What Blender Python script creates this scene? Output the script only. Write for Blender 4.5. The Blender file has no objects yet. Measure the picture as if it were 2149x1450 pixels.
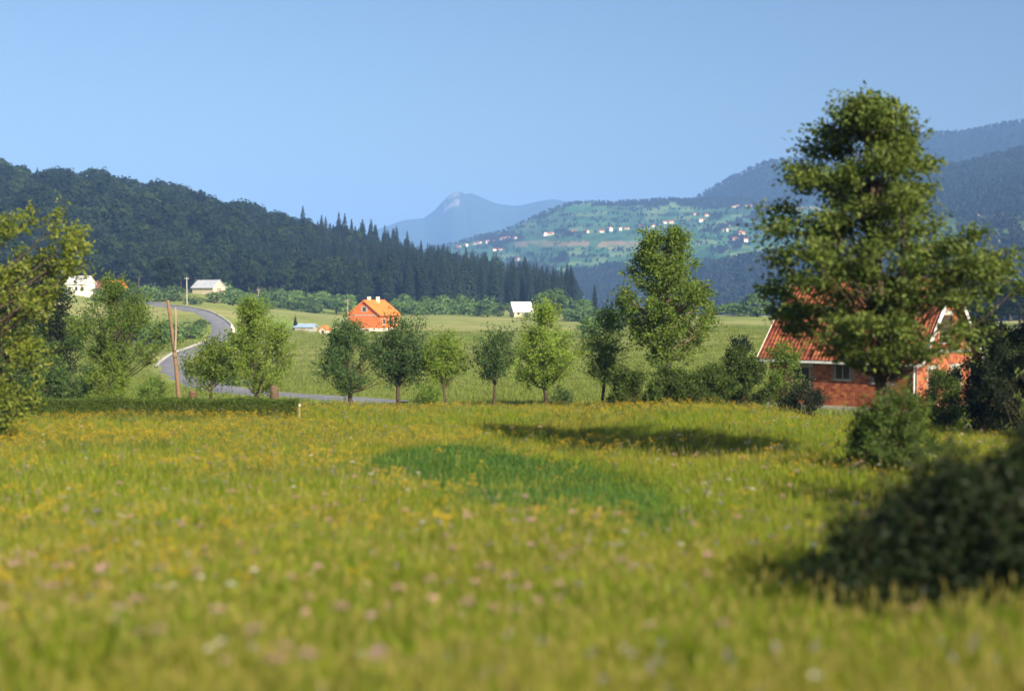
import bpy, math, random
import numpy as np

# ------------------------------------------------------------------ camera, light, exposure
sc = bpy.context.scene
COL = sc.collection
EYE = 5.0                       # eye height above the meadow (on a railway bank)
FPX, CXP, CYP = 2985.0, 1074.5, 725.0
PITCH = math.atan((CYP - 620.0) / FPX)
cam_data = bpy.data.cameras.new('camera')
cam = bpy.data.objects.new('camera', cam_data)
COL.objects.link(cam)
cam.location = (0, 0, EYE)
cam.rotation_euler = (math.pi / 2 - PITCH, 0, 0)
cam_data.sensor_width = 36.0
cam_data.lens = 50.0
cam_data.clip_start = 0.1
cam_data.clip_end = 30000
cam_data.dof.use_dof = True
cam_data.dof.focus_distance = 110.0
cam_data.dof.aperture_fstop = 0.44
sc.camera = cam

SUN_EL = math.radians(28.0)
SUN_AZ = math.radians(148.0)    # from +Y towards +X
SUN_DIR = (math.sin(SUN_AZ) * math.cos(SUN_EL), math.cos(SUN_AZ) * math.cos(SUN_EL), math.sin(SUN_EL))
world = bpy.data.worlds.new('World')
sc.world = world
world.use_nodes = True
wn = world.node_tree
sky = wn.nodes.new('ShaderNodeTexSky')
sky.sky_type = 'NISHITA'
sky.sun_disc = False
sky.sun_elevation = SUN_EL
sky.sun_rotation = SUN_AZ
sky.air_density = 1.0
sky.dust_density = 2.2
sky.ozone_density = 3.5
wn.links.new(sky.outputs[0], wn.nodes['Background'].inputs[0])
wn.nodes['Background'].inputs[1].default_value = 0.05
sun_data = bpy.data.lights.new('sun', 'SUN')
sun_data.energy = 5.0
sun_data.angle = math.radians(0.5)
sun_data.color = (1.0, 0.86, 0.62)
sun = bpy.data.objects.new('sun', sun_data)
COL.objects.link(sun)
sun.location = (60, -40, 60)
import mathutils
sun.rotation_euler = mathutils.Vector(SUN_DIR).to_track_quat('Z', 'Y').to_euler()

sc.view_settings.view_transform = 'Standard'
sc.view_settings.look = 'None'
sc.view_settings.gamma = 1.0
sc.view_settings.exposure = 1.38
sc.view_settings.use_curve_mapping = False
sc.render.engine = 'CYCLES'
cy = sc.cycles
cy.use_denoising = True
try:
    cy.denoiser = 'OPENIMAGEDENOISE'
except Exception:
    pass
cy.max_bounces = 6
cy.diffuse_bounces = 3
cy.glossy_bounces = 2
cy.transmission_bounces = 3
cy.volume_bounces = 0
cy.transparent_max_bounces = 4
cy.use_adaptive_sampling = True
cy.adaptive_threshold = 0.02

HAZE_DENSITY = 1.75e-4
HAZE_COLOR = (0.20, 0.40, 0.90, 1)

# ------------------------------------------------------------------ small maths
RNG = np.random.default_rng(7)
random.seed(7)


def at(px, row, D):
    """the point at ground distance D along the line of sight of an image position"""
    u, v = (px - CXP) / FPX, (CYP - row) / FPX
    yy = math.cos(PITCH) + v * math.sin(PITCH)
    zz = -math.sin(PITCH) + v * math.cos(PITCH)
    k = D / yy
    return np.array([u * k, D, EYE + zz * k])


def ux(px, D):
    return (px - CXP) / FPX * D / (math.cos(PITCH))


_lat = RNG.random((256, 256))


def vnoise(x, y):
    x = np.asarray(x, float); y = np.asarray(y, float)
    xi = np.floor(x).astype(int); yi = np.floor(y).astype(int)
    fx = x - xi; fy = y - yi
    fx = fx * fx * (3 - 2 * fx); fy = fy * fy * (3 - 2 * fy)
    a = _lat[xi % 256, yi % 256]; b = _lat[(xi + 1) % 256, yi % 256]
    c = _lat[xi % 256, (yi + 1) % 256]; d = _lat[(xi + 1) % 256, (yi + 1) % 256]
    return (a * (1 - fx) + b * fx) * (1 - fy) + (c * (1 - fx) + d * fx) * fy


def fbm(x, y, n=4):
    s = 0; amp = 0.5; t = 0
    for i in range(n):
        s = s + amp * vnoise(np.asarray(x) * 2 ** i + 17 * i, np.asarray(y) * 2 ** i + 31 * i)
        t += amp; amp *= 0.5
    return s / t


def norm(v):
    return v / np.maximum(np.linalg.norm(v, axis=-1, keepdims=True), 1e-9)


# ------------------------------------------------------------------ mesh helpers
class MB:
    """collects vertices and faces; build() links them as ONE mesh object"""

    def __init__(self):
        self.v = []; self.f = []; self.n = 0

    def add(self, verts, faces, mat=0):
        verts = np.asarray(verts, float).reshape(-1, 3)
        faces = np.asarray(faces, int)
        self.v.append(verts)
        self.f.append((faces + self.n, mat))
        self.n += len(verts)

    def box(self, lo, hi, mat=0):
        x0, y0, z0 = lo; x1, y1, z1 = hi
        v = [(x0, y0, z0), (x1, y0, z0), (x1, y1, z0), (x0, y1, z0), (x0, y0, z1), (x1, y0, z1), (x1, y1, z1), (x0, y1, z1)]
        self.add(v, [(0, 3, 2, 1), (4, 5, 6, 7), (0, 1, 5, 4), (1, 2, 6, 5), (2, 3, 7, 6), (3, 0, 4, 7)], mat)

    def hexa(self, v, mat=0):
        self.add(v, [(0, 3, 2, 1), (4, 5, 6, 7), (0, 1, 5, 4), (1, 2, 6, 5), (2, 3, 7, 6), (3, 0, 4, 7)], mat)

    def tube(self, path, rad, sides=6, mat=0):
        path = np.asarray(path, float); rad = np.broadcast_to(np.asarray(rad, float), (len(path),))
        t = norm(np.gradient(path, axis=0))
        ref = np.array([0.31, 0.95, 0.05])
        if abs(np.dot(t[0], ref)) > 0.9:
            ref = np.array([0.95, 0.1, 0.3])
        a = norm(np.cross(t, ref)); b = np.cross(t, a)
        ang = np.arange(sides) * 2 * math.pi / sides
        ring = path[:, None, :] + rad[:, None, None] * (np.cos(ang)[None, :, None] * a[:, None, :] + np.sin(ang)[None, :, None] * b[:, None, :])
        k = len(path)
        i = np.arange(k - 1)[:, None] * sides; j = np.arange(sides)[None, :]; j2 = (j + 1) % sides
        f = np.stack([i + j, i + j2, i + sides + j2, i + sides + j], -1).reshape(-1, 4)
        self.add(ring.reshape(-1, 3), f, mat)
        c = np.arange(sides)
        self.f.append((np.array([c + (k - 1) * sides]) + self.n - k * sides, mat))

    def mesh(self, name, mats, smooth=False, smooth_mats=None):
        me = bpy.data.meshes.new(name)
        V = np.concatenate(self.v)
        lv, lt, mi = [], [], []
        for f, m in self.f:
            lv.append(f.reshape(-1)); lt.append(np.full(len(f), f.shape[1])); mi.append(np.full(len(f), m))
        lv = np.concatenate(lv); lt = np.concatenate(lt); mi = np.concatenate(mi)
        me.vertices.add(len(V)); me.vertices.foreach_set('co', V.astype(np.float32).reshape(-1))
        me.loops.add(len(lv)); me.loops.foreach_set('vertex_index', lv.astype(np.int32))
        me.polygons.add(len(lt))
        ls = np.concatenate([[0], np.cumsum(lt)[:-1]])
        me.polygons.foreach_set('loop_start', ls.astype(np.int32))
        me.polygons.foreach_set('loop_total', lt.astype(np.int32))
        me.polygons.foreach_set('material_index', mi.astype(np.int32))
        for m in mats:
            me.materials.append(m)
        me.update(calc_edges=True)
        s = np.full(len(lt), bool(smooth)) | (np.isin(mi, smooth_mats) if smooth_mats else False)
        me.polygons.foreach_set('use_smooth', s)
        me.validate()
        return me

    def build(self, name, mats, parent=None, smooth=False, smooth_mats=None):
        mats = mats if isinstance(mats, (list, tuple)) else [mats]
        return link(name, self.mesh(name, mats, smooth, smooth_mats), parent)


def link(name, me, parent=None):
    o = bpy.data.objects.new(name, me)
    COL.objects.link(o)
    if parent is not None:
        o.parent = parent
    return o


def tag(o, label=None, cat=None, group=None, kind=None):
    if label: o['label'] = label
    if cat: o['category'] = cat
    if group: o['group'] = group
    if kind: o['kind'] = kind
    return o


def empty(name, loc, rz=0):
    o = bpy.data.objects.new(name, None)
    COL.objects.link(o)
    o.location = loc; o.rotation_euler = (0, 0, rz)
    o.empty_display_size = 0.3
    return o


def copy_tree(o, parent=None):
    c = o.copy(); COL.objects.link(c)
    if parent is not None:
        c.parent = parent
    for ch in list(o.children):
        copy_tree(ch, c)
    return c


# ------------------------------------------------------------------ materials
class NT:
    def __init__(self, name):
        self.m = bpy.data.materials.new(name)
        self.m.use_nodes = True
        self.t = self.m.node_tree
        self.t.nodes.clear()
        self.out = self.n('ShaderNodeOutputMaterial')

    def n(self, typ, **kw):
        nd = self.t.nodes.new(typ)
        for k, v in kw.items():
            if isinstance(k, str) and hasattr(nd, k):
                setattr(nd, k, v)
        return nd

    def l(self, a, b):
        self.t.links.new(a, b)

    def noise(self, scale, vec=None, detail=4, rough=0.55):
        nd = self.n('ShaderNodeTexNoise')
        nd.inputs['Scale'].default_value = scale
        nd.inputs['Detail'].default_value = detail
        nd.inputs['Roughness'].default_value = rough
        if vec is not None: self.l(vec, nd.inputs['Vector'])
        return nd.outputs['Fac']

    def ramp(self, fac, stops):
        nd = self.n('ShaderNodeValToRGB')
        el = nd.color_ramp.elements
        while len(el) < len(stops): el.new(0.5)
        for e, (p, c) in zip(el, stops):
            e.position = p; e.color = (*c, 1)
        self.l(fac, nd.inputs[0])
        return nd.outputs[0]

    def mix(self, a, b, fac, mode='MIX'):
        nd = self.n('ShaderNodeMix', data_type='RGBA', blend_type=mode)
        for src, idx in ((fac, 0), (a, 6), (b, 7)):
            if hasattr(src, 'is_linked'):
                self.l(src, nd.inputs[idx])
            elif idx == 0:
                nd.inputs[0].default_value = src
            else:
                nd.inputs[idx].default_value = (*src, 1)
        return nd.outputs[2]

    def math(self, op, a, b=None):
        nd = self.n('ShaderNodeMath', operation=op)
        for s, i in ((a, 0), (b, 1)):
            if s is None: continue
            if hasattr(s, 'is_linked'): self.l(s, nd.inputs[i])
            else: nd.inputs[i].default_value = s
        return nd.outputs[0]

    def bsdf(self, color, rough=0.8, spec=0.2, bump=None, bdist=0.02, bstr=0.5):
        b = self.n('ShaderNodeBsdfPrincipled')
        b.inputs['Roughness'].default_value = rough
        b.inputs['Specular IOR Level'].default_value = spec
        if hasattr(color, 'is_linked'): self.l(color, b.inputs['Base Color'])
        else: b.inputs['Base Color'].default_value = (*color, 1)
        if bump is not None:
            bp = self.n('ShaderNodeBump')
            bp.inputs['Distance'].default_value = bdist
            bp.inputs['Strength'].default_value = bstr
            self.l(bump, bp.inputs['Height']); self.l(bp.outputs[0], b.inputs['Normal'])
        return b

    def finish(self, shader):
        self.l(shader.outputs[0] if hasattr(shader, 'outputs') else shader, self.out.inputs['Surface'])
        return self.m


def leaf_mat(name, c1, c2, c3, trans=0.4, tcol=(1.15, 1.1, 0.5), patch=None, per_obj=0.35, spec=0.25, gain=1.0):
    t = NT(name)
    if gain != 1.0: c1, c2, c3 = [tuple(min(0.9, v * gain) for v in c) for c in (c1, c2, c3)]
    geo = t.n('ShaderNodeNewGeometry')
    col = t.ramp(geo.outputs['Random Per Island'], [(0.0, c1), (0.55, c2), (1.0, c3)])
    oi = t.n('ShaderNodeObjectInfo')
    var = t.math('MULTIPLY_ADD', oi.outputs['Random'], per_obj)
    var.node.inputs[2].default_value = 1 - per_obj / 2
    col = t.mix(col, (0, 0, 0), 0.0)
    hsv = t.n('ShaderNodeHueSaturation')
    t.l(col, hsv.inputs['Color']); t.l(var, hsv.inputs['Value'])
    col = hsv.outputs[0]
    if patch:
        scale, pc, lo, hi = patch
        nz = t.noise(scale, geo.outputs['Position'], 3)
        fac = t.n('ShaderNodeMapRange'); fac.inputs[1].default_value = lo; fac.inputs[2].default_value = hi
        t.l(nz, fac.inputs[0])
        col = t.mix(col, pc, fac.outputs[0])
    b = t.bsdf(col, 0.55, spec)
    tr = t.n('ShaderNodeBsdfTranslucent')
    tc = t.mix(col, tcol, 1.0, 'MULTIPLY')
    t.l(tc, tr.inputs['Color'])
    mx = t.n('ShaderNodeMixShader'); mx.inputs[0].default_value = trans
    t.l(b.outputs[0], mx.inputs[1]); t.l(tr.outputs[0], mx.inputs[2])
    return t.finish(mx)


def plain_mat(name, c1, c2, scale=6.0, rough=0.8, bump=0.0, spec=0.2, per_obj=0.0, island=0.0):
    t = NT(name)
    tc = t.n('ShaderNodeTexCoord')
    vec = tc.outputs['Object']
    if per_obj:
        ad = t.n('ShaderNodeVectorMath', operation='ADD'); sc_ = t.math('MULTIPLY', t.n('ShaderNodeObjectInfo').outputs['Random'], 63.0)
        t.l(vec, ad.inputs[0]); t.l(sc_, ad.inputs[1]); vec = ad.outputs[0]
    nz = t.noise(scale, vec, 5)
    col = t.ramp(nz, [(0.3, c1), (0.72, c2)])
    if per_obj or island:
        src = t.n('ShaderNodeObjectInfo').outputs['Random'] if per_obj else t.n('ShaderNodeNewGeometry').outputs['Random Per Island']
        amt = per_obj or island
        var = t.math('MULTIPLY_ADD', src, amt); var.node.inputs[2].default_value = 1 - amt * 0.6
        hsv = t.n('ShaderNodeHueSaturation'); t.l(col, hsv.inputs['Color']); t.l(var, hsv.inputs['Value'])
        hue = t.math('MULTIPLY_ADD', src, 0.03); hue.node.inputs[2].default_value = 0.485
        t.l(hue, hsv.inputs['Hue'])
        col = hsv.outputs[0]
    return t.finish(t.bsdf(col, rough, spec, nz if bump else None, bump or 0.01))


M = {}
M['bark'] = plain_mat('bark', (0.035, 0.026, 0.018), (0.085, 0.065, 0.045), 14, 0.9, 0.03)
M['bark_pale'] = plain_mat('bark_pale', (0.13, 0.095, 0.065), (0.22, 0.165, 0.12), 14, 0.9, 0.03)
M['leaf_pear'] = leaf_mat('leaf_pear', (0.030, 0.050, 0.010), (0.055, 0.085, 0.014), (0.10, 0.125, 0.025), 0.38, gain=1.5)
M['leaf_walnut'] = leaf_mat('leaf_walnut', (0.045, 0.080, 0.012), (0.075, 0.125, 0.016), (0.12, 0.165, 0.03), 0.4, gain=1.7)
M['leaf_plum'] = leaf_mat('leaf_plum', (0.040, 0.075, 0.014), (0.070, 0.115, 0.018), (0.10, 0.15, 0.025), 0.4, gain=1.75)
M['leaf_plum_dark'] = leaf_mat('leaf_plum_dark', (0.022, 0.050, 0.018), (0.038, 0.075, 0.022), (0.065, 0.105, 0.03), 0.35, gain=1.6)
M['leaf_plum_bright'] = leaf_mat('leaf_plum_bright', (0.065, 0.11, 0.014), (0.10, 0.16, 0.02), (0.15, 0.20, 0.03), 0.42, gain=1.6)
M['leaf_gold'] = leaf_mat('leaf_gold', (0.065, 0.10, 0.012), (0.11, 0.145, 0.016), (0.20, 0.22, 0.04), 0.4, gain=1.15)
M['leaf_bush'] = leaf_mat('leaf_bush', (0.030, 0.058, 0.012), (0.055, 0.095, 0.016), (0.09, 0.13, 0.022), 0.36, gain=1.1)
M['leaf_dark_shade'] = leaf_mat('leaf_dark_shade', (0.006, 0.014, 0.005), (0.011, 0.023, 0.007), (0.026, 0.043, 0.012), 0.28)  # dark leaves, with the shade over the lower right bushes put into the colour
M['leaf_hedge'] = leaf_mat('leaf_hedge', (0.03, 0.055, 0.008), (0.055, 0.09, 0.012), (0.09, 0.125, 0.018), 0.35, gain=1.3)
M['leaf_mid'] = leaf_mat('leaf_mid', (0.03, 0.06, 0.018), (0.05, 0.09, 0.022), (0.075, 0.12, 0.03), 0.3, per_obj=0.5, gain=1.8)
M['leaf_forest'] = leaf_mat('leaf_forest', (0.022, 0.040, 0.017), (0.030, 0.050, 0.019), (0.040, 0.060, 0.022), 0.22, spec=0.05, per_obj=0.95, gain=0.62)
M['leaf_forest_pale'] = leaf_mat('leaf_forest_pale', (0.018, 0.034, 0.012), (0.025, 0.043, 0.014), (0.034, 0.053, 0.017), 0.25, per_obj=0.6, spec=0.05)
M['leaf_forest_deep'] = leaf_mat('leaf_forest_deep', (0.009, 0.019, 0.010), (0.013, 0.024, 0.012), (0.018, 0.031, 0.014), 0.2, per_obj=0.6, spec=0.05)
M['needle'] = leaf_mat('needle', (0.010, 0.022, 0.014), (0.017, 0.034, 0.019), (0.028, 0.048, 0.025), 0.15, per_obj=0.8, gain=0.7)
M['leaf_far'] = leaf_mat('leaf_far', (0.016, 0.034, 0.016), (0.026, 0.048, 0.018), (0.04, 0.062, 0.022), 0.15, per_obj=0.5, gain=0.34)
M['grass'] = leaf_mat('grass', (0.125, 0.20, 0.011), (0.215, 0.29, 0.017), (0.325, 0.345, 0.032), 0.48, per_obj=0.4, patch=(0.14, (0.35, 0.31, 0.05), 0.48, 0.74))
M['seed_head'] = leaf_mat('seed_head', (0.20, 0.19, 0.04), (0.26, 0.23, 0.06), (0.33, 0.26, 0.11), 0.35, per_obj=0.4)
M['pasture'] = leaf_mat('pasture', (0.12, 0.17, 0.03), (0.16, 0.21, 0.04), (0.22, 0.24, 0.07), 0.4, per_obj=0.4)
M['clover'] = leaf_mat('clover', (0.045, 0.115, 0.018), (0.068, 0.16, 0.027), (0.115, 0.21, 0.036), 0.45, tcol=(0.95, 1.1, 0.65), per_obj=0.5)
M['petal_yellow'] = leaf_mat('petal_yellow', (0.55, 0.33, 0.008), (0.66, 0.43, 0.012), (0.72, 0.52, 0.03), 0.3, tcol=(1, 1, 1))
M['petal_pink'] = leaf_mat('petal_pink', (0.45, 0.20, 0.24), (0.55, 0.28, 0.32), (0.62, 0.42, 0.42), 0.3, tcol=(1, 1, 1), per_obj=0.6)
M['petal_white'] = leaf_mat('petal_white', (0.5, 0.48, 0.42), (0.6, 0.58, 0.52), (0.66, 0.62, 0.58), 0.3, tcol=(1, 1, 1))
M['petal_violet'] = leaf_mat('petal_violet', (0.20, 0.14, 0.32), (0.30, 0.21, 0.40), (0.40, 0.32, 0.48), 0.3, tcol=(1, 1, 1))
M['stem'] = plain_mat('stem', (0.06, 0.10, 0.02), (0.10, 0.14, 0.03), 5, 0.7)
M['road'] = plain_mat('road', (0.15, 0.155, 0.185), (0.24, 0.245, 0.28), 0.6, 0.9, 0.01)
M['verge'] = plain_mat('verge', (0.36, 0.34, 0.31), (0.5, 0.48, 0.44), 2.0, 0.9)
M['concrete'] = plain_mat('concrete', (0.26, 0.25, 0.24), (0.40, 0.39, 0.37), 3.0, 0.9, 0.01)
M['mortar'] = plain_mat('mortar', (0.17, 0.12, 0.10), (0.30, 0.24, 0.21), 8.0, 0.95, 0.01)
M['brick'] = plain_mat('brick', (0.22, 0.065, 0.036), (0.37, 0.125, 0.062), 4.0, 0.9, 0.002, 0.1, per_obj=0.6)
M['brick_mass'] = plain_mat('brick_mass', (0.22, 0.065, 0.036), (0.37, 0.125, 0.062), 4.0, 0.9, 0.002, 0.1, island=0.6)
M['tile'] = plain_mat('tile', (0.17, 0.052, 0.032), (0.32, 0.10, 0.052), 3.0, 0.85, 0.002, 0.2, per_obj=0.6)
M['tile_mass'] = plain_mat('tile_mass', (0.17, 0.052, 0.032), (0.32, 0.10, 0.052), 3.0, 0.85, 0.002, 0.2, island=0.6)
M['white_paint'] = plain_mat('white_paint', (0.48, 0.50, 0.54), (0.68, 0.69, 0.70), 3.0, 0.5)
M['white_wall'] = plain_mat('white_wall', (0.60, 0.57, 0.50), (0.76, 0.72, 0.64), 0.8, 0.9)
M['cream_wall'] = plain_mat('cream_wall', (0.45, 0.40, 0.28), (0.58, 0.52, 0.38), 0.8, 0.9)
M['grey_roof'] = plain_mat('grey_roof', (0.34, 0.37, 0.44), (0.46, 0.49, 0.56), 0.8, 0.6)
M['white_roof'] = plain_mat('white_roof', (0.66, 0.66, 0.68), (0.80, 0.80, 0.80), 0.6, 0.45)
M['blue_roof'] = plain_mat('blue_roof', (0.22, 0.32, 0.50), (0.32, 0.44, 0.62), 0.8, 0.5)
M['red_roof'] = plain_mat('red_roof', (0.28, 0.085, 0.045), (0.42, 0.14, 0.07), 0.5, 0.85, per_obj=0.5)
M['dull_roof'] = plain_mat('dull_roof', (0.15, 0.06, 0.045), (0.22, 0.09, 0.06), 0.5, 0.85)
M['orange_roof'] = plain_mat('orange_roof', (0.62, 0.16, 0.035), (0.74, 0.22, 0.05), 0.8, 0.8)
M['orange_brick'] = plain_mat('orange_brick', (0.52, 0.12, 0.035), (0.66, 0.18, 0.055), 2.5, 0.9)
M['dark_glass'] = plain_mat('dark_glass', (0.02, 0.022, 0.03), (0.04, 0.045, 0.05), 2.0, 0.15, 0, 0.5)
M['dark_inside'] = plain_mat('dark_inside', (0.03, 0.025, 0.022), (0.06, 0.05, 0.04), 2.0, 0.9)
M['wood_pole'] = plain_mat('wood_pole', (0.13, 0.08, 0.05), (0.23, 0.145, 0.09), 10.0, 0.85, 0.02)
M['stump_bark'] = plain_mat('stump_bark', (0.07, 0.047, 0.03), (0.13, 0.09, 0.06), 12.0, 0.9, 0.03)
M['wood_grey'] = plain_mat('wood_grey', (0.20, 0.16, 0.12), (0.32, 0.26, 0.20), 10.0, 0.85, 0.02)
M['wood_brown'] = plain_mat('wood_brown', (0.06, 0.036, 0.022), (0.11, 0.065, 0.04), 10.0, 0.85, 0.02)
M['rock'] = plain_mat('rock', (0.40, 0.38, 0.34), (0.55, 0.52, 0.48), 0.02, 0.9)


def attr_ground_mat(name, scale_a, scale_b, bump):
    t = NT(name)
    at_ = t.n('ShaderNodeAttribute'); at_.attribute_name = 'cover'
    geo = t.n('ShaderNodeNewGeometry')
    n1 = t.noise(scale_a, geo.outputs['Position'], 6, 0.65)
    n2 = t.noise(scale_b, geo.outputs['Position'], 4, 0.6)
    v = t.math('ADD', t.math('MULTIPLY', n1, 0.8), t.math('MULTIPLY', n2, 0.8))
    v = t.math('ADD', v, 0.2)
    hsv = t.n('ShaderNodeHueSaturation'); t.l(at_.outputs['Color'], hsv.inputs['Color']); t.l(v, hsv.inputs['Value'])
    return t.finish(t.bsdf(hsv.outputs[0], 0.95, 0.05, n1, bump, 0.6))


M['ground'] = attr_ground_mat('ground', 2.2, 0.12, 0.15)
M['hill'] = attr_ground_mat('hill', 0.05, 0.008, 3.0)


def set_cover(o, colors):
    me = o.data
    a = me.color_attributes.new('cover', 'FLOAT_COLOR', 'POINT')
    c = np.ones((len(me.vertices), 4), np.float32); c[:, :3] = colors
    a.data.foreach_set('color', c.reshape(-1))


# ------------------------------------------------------------------ the lie of the land
ROAD = [(840, 848, 90), (770, 845, 92), (690, 838, 98), (600, 832, 104), (530, 826, 112), (470, 819, 124), (420, 807, 143), (383, 793, 163), (362, 779, 183),
        (362, 764, 200), (384, 748, 216), (420, 732, 233), (450, 717, 251), (463, 702, 268), (466, 688, 285), (452, 671, 305),
        (425, 657, 325), (390, 648, 346), (350, 641, 372), (305, 636, 402), (240, 631, 440), (150, 626, 480)]
CTRL = []      # (angle, r, z)


def ctl(px, row, D):
    p = at(px, row, D)
    CTRL.append((math.atan2(p[0], p[1]), math.hypot(p[0], p[1]), p[2]))


def ctlz(px, D, z):
    x = (px - CXP) / FPX * D
    CTRL.append((math.atan2(x, D), math.hypot(x, D), z))


for px in (-300, 250, 800, 1350, 1900, 2450):
    for D, z in ((3, 2.5), (6, 2.05), (10, 1.55), (14, 1.2), (20, 0.85), (30, 0.32), (45, -0.12)):
        ctlz(px, D, z)
for px in (-300, 0, 350, 700, 1100):
    ctlz(px, 60, -0.42)
for px in (-300, 0, 350, 700, 1000, 1150):
    ctlz(px, 66, -0.46)
ctlz(1450, 60, -0.02); ctlz(1450, 66, -0.2); ctlz(1300, 66, -0.35); ctlz(1780, 56, -0.5); ctlz(1780, 70, -1.15); ctlz(2100, 56, -0.6); ctlz(2100, 70, -1.1); ctlz(2450, 60, -0.8)
ctlz(1600, 60, -0.25); ctlz(1620, 76, -1.1); ctlz(1930, 78, -1.25)
for px in (0, 350, 700, 1000, 1250):
    ctlz(px, 73, -0.85)
for p in ROAD: ctl(*p)
for p in [(900, 820, 110), (900, 780, 150), (900, 740, 200), (900, 700, 290), (900, 670, 430), (900, 655, 540),
          (1150, 812, 115), (1150, 770, 160), (1150, 730, 215), (1150, 700, 290), (1150, 675, 420), (1150, 661, 520),
          (1350, 795, 120), (1350, 750, 170), (1350, 710, 240), (1350, 680, 380), (1350, 664, 520),
          (1550, 765, 140), (1550, 705, 220), (1550, 678, 330), (1550, 662, 450),
          (600, 795, 150), (600, 752, 200), (600, 712, 260), (600, 682, 330), (600, 662, 420), (600, 648, 500),
          (300, 722, 260), (250, 665, 330), (170, 621, 420), (80, 612, 430), (0, 645, 350), (0, 700, 220), (0, 780, 130), (250, 770, 170),
          (435, 617, 450), (480, 640, 450), (393, 638, 400), (540, 650, 430),
          (0, 600, 520), (300, 612, 530), (500, 628, 540), (700, 646, 545), (900, 651, 565), (1050, 650, 600), (1200, 650, 620),
          (0, 415, 850), (200, 432, 870), (380, 464, 900), (560, 517, 930), (700, 537, 960), (850, 568, 1000), (950, 592, 1050), (1060, 614, 1100), (1180, 640, 1150),
          (-300, 385, 850), (-300, 590, 500), (-300, 660, 300), (-300, 790, 120),
          (0, 455, 1300), (380, 510, 1300), (700, 570, 1300), (1000, 630, 1300)]:
    ctl(*p)
for px in (1400, 1750, 2100, 2450):
    ctlz(px, 600, -8); ctlz(px, 900, -32); ctlz(px, 1400, -60)
for px in (1800, 2100, 2450):
    ctlz(px, 110, -1.6); ctlz(px, 200, -2.2); ctlz(px, 400, -3.5)
CT = np.array(CTRL)
KA, KR = 4.2, 1.0
_P = np.stack([CT[:, 0] * KA, np.log(CT[:, 1]) * KR], 1)


def _phi(d2):
    return np.where(d2 > 1e-12, 0.5 * d2 * np.log(np.maximum(d2, 1e-12)), 0)


def _tps():
    n = len(_P)
    d2 = ((_P[:, None] - _P[None]) ** 2).sum(-1)
    K = _phi(d2) + np.eye(n) * 2e-4
    Q = np.concatenate([np.ones((n, 1)), _P], 1)
    A = np.block([[K, Q], [Q.T, np.zeros((3, 3))]])
    return np.linalg.solve(A, np.concatenate([CT[:, 2], np.zeros(3)]))


_W = _tps()


def height(x, y):
    x = np.atleast_1d(np.asarray(x, float)); y = np.atleast_1d(np.asarray(y, float))
    r = np.clip(np.hypot(x, y), 2.5, 1400.0)
    a = np.clip(np.arctan2(x, y), -0.5, 0.5)
    q = np.stack([a * KA, np.log(r) * KR], 1)
    out = np.empty(len(q))
    for i in range(0, len(q), 20000):
        b = q[i:i + 20000]
        d2 = ((b[:, None] - _P[None]) ** 2).sum(-1)
        out[i:i + 20000] = _phi(d2) @ _W[:-3] + _W[-3] + b @ _W[-2:]
    out += (fbm(x * 0.09, y * 0.09, 3) - 0.5) * np.clip(r / 300, 0.12, 1.6) * 0.8
    # a shallow hollow where the lush plants grow
    out -= 0.12 * np.exp(-(((x - 0.8) / 3.5) ** 2 + ((y - 34.5) / 4.0) ** 2))
    return out


def hz(x, y):
    return float(height(x, y)[0])


def base(px, D, lift=0.0):
    x = ux(px, D)
    return (x, D, hz(x, D) + lift)


angs = np.concatenate([np.radians(np.arange(-180, -30, 6.0)), np.radians(np.arange(-30, 30.01, 0.16)), np.radians(np.arange(36, 180.1, 6.0))])
rads = np.concatenate([[0.5, 2], np.exp(np.arange(math.log(3.5), math.log(80), 0.03)), np.exp(np.arange(math.log(80), math.log(480), 0.009)),
                       np.exp(np.arange(math.log(480), math.log(1400), 0.02)), [1400, 1600, 2200, 4000, 9000, 16000]])
RR, AA = np.meshgrid(rads, angs, indexing='ij')
GX, GY = RR * np.sin(AA), RR * np.cos(AA)
GZ = height(GX.ravel(), GY.ravel()).reshape(GX.shape)
far = np.clip((RR - 1400) / 800, 0, 1)
GZ = GZ * (1 - far) + (-75) * far
nr, na = GX.shape
ii, jj = np.meshgrid(np.arange(nr - 1), np.arange(na - 1), indexing='ij')
q = np.stack([ii * na + jj, ii * na + jj + 1, (ii + 1) * na + jj + 1, (ii + 1) * na + jj], -1).reshape(-1, 4)[:, ::-1]
mb = MB(); mb.add(np.stack([GX, GY, GZ], -1), q)
ground = tag(mb.build('ground', M['ground'], smooth=True), 'grassy valley floor rising from the meadow to the wooded slope', None, None, 'structure')

# what grows where on the ground sheet
gx, gy, gr = GX.ravel(), GY.ravel(), RR.ravel()
gpx = CXP + FPX * gx / np.maximum(gy, 1)
BASE_D = lambda p: np.interp(p, [-400, 0, 300, 500, 700, 900, 1050, 1230], [500, 520, 530, 540, 548, 570, 610, 640])
RIDGE_D = lambda p: np.interp(p, [-400, 0, 200, 380, 560, 700, 850, 950, 1060, 1180, 1230], [850, 850, 870, 900, 930, 960, 1000, 1050, 1100, 1150, 1170])
cov = np.empty((len(gx), 3)); cov[:] = (0.085, 0.105, 0.022)
fieldn = fbm(gx * 0.012 + 5, gy * 0.02, 3)[:, None]
pasture = np.array((0.15, 0.21, 0.045)) * (1 - fieldn) + np.array((0.25, 0.27, 0.09)) * fieldn
stripe = ((np.sin(gy * 0.055 + 3 * fbm(gx * 0.006, gy * 0.004, 2)) > 0.55) & (gy > 150))[:, None]
pasture = np.where(stripe, pasture * 0.35 + np.array((0.30, 0.29, 0.12)) * 0.65, pasture)
mid = (gy > 75)[:, None]
cov = np.where(mid, pasture, cov)
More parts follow.
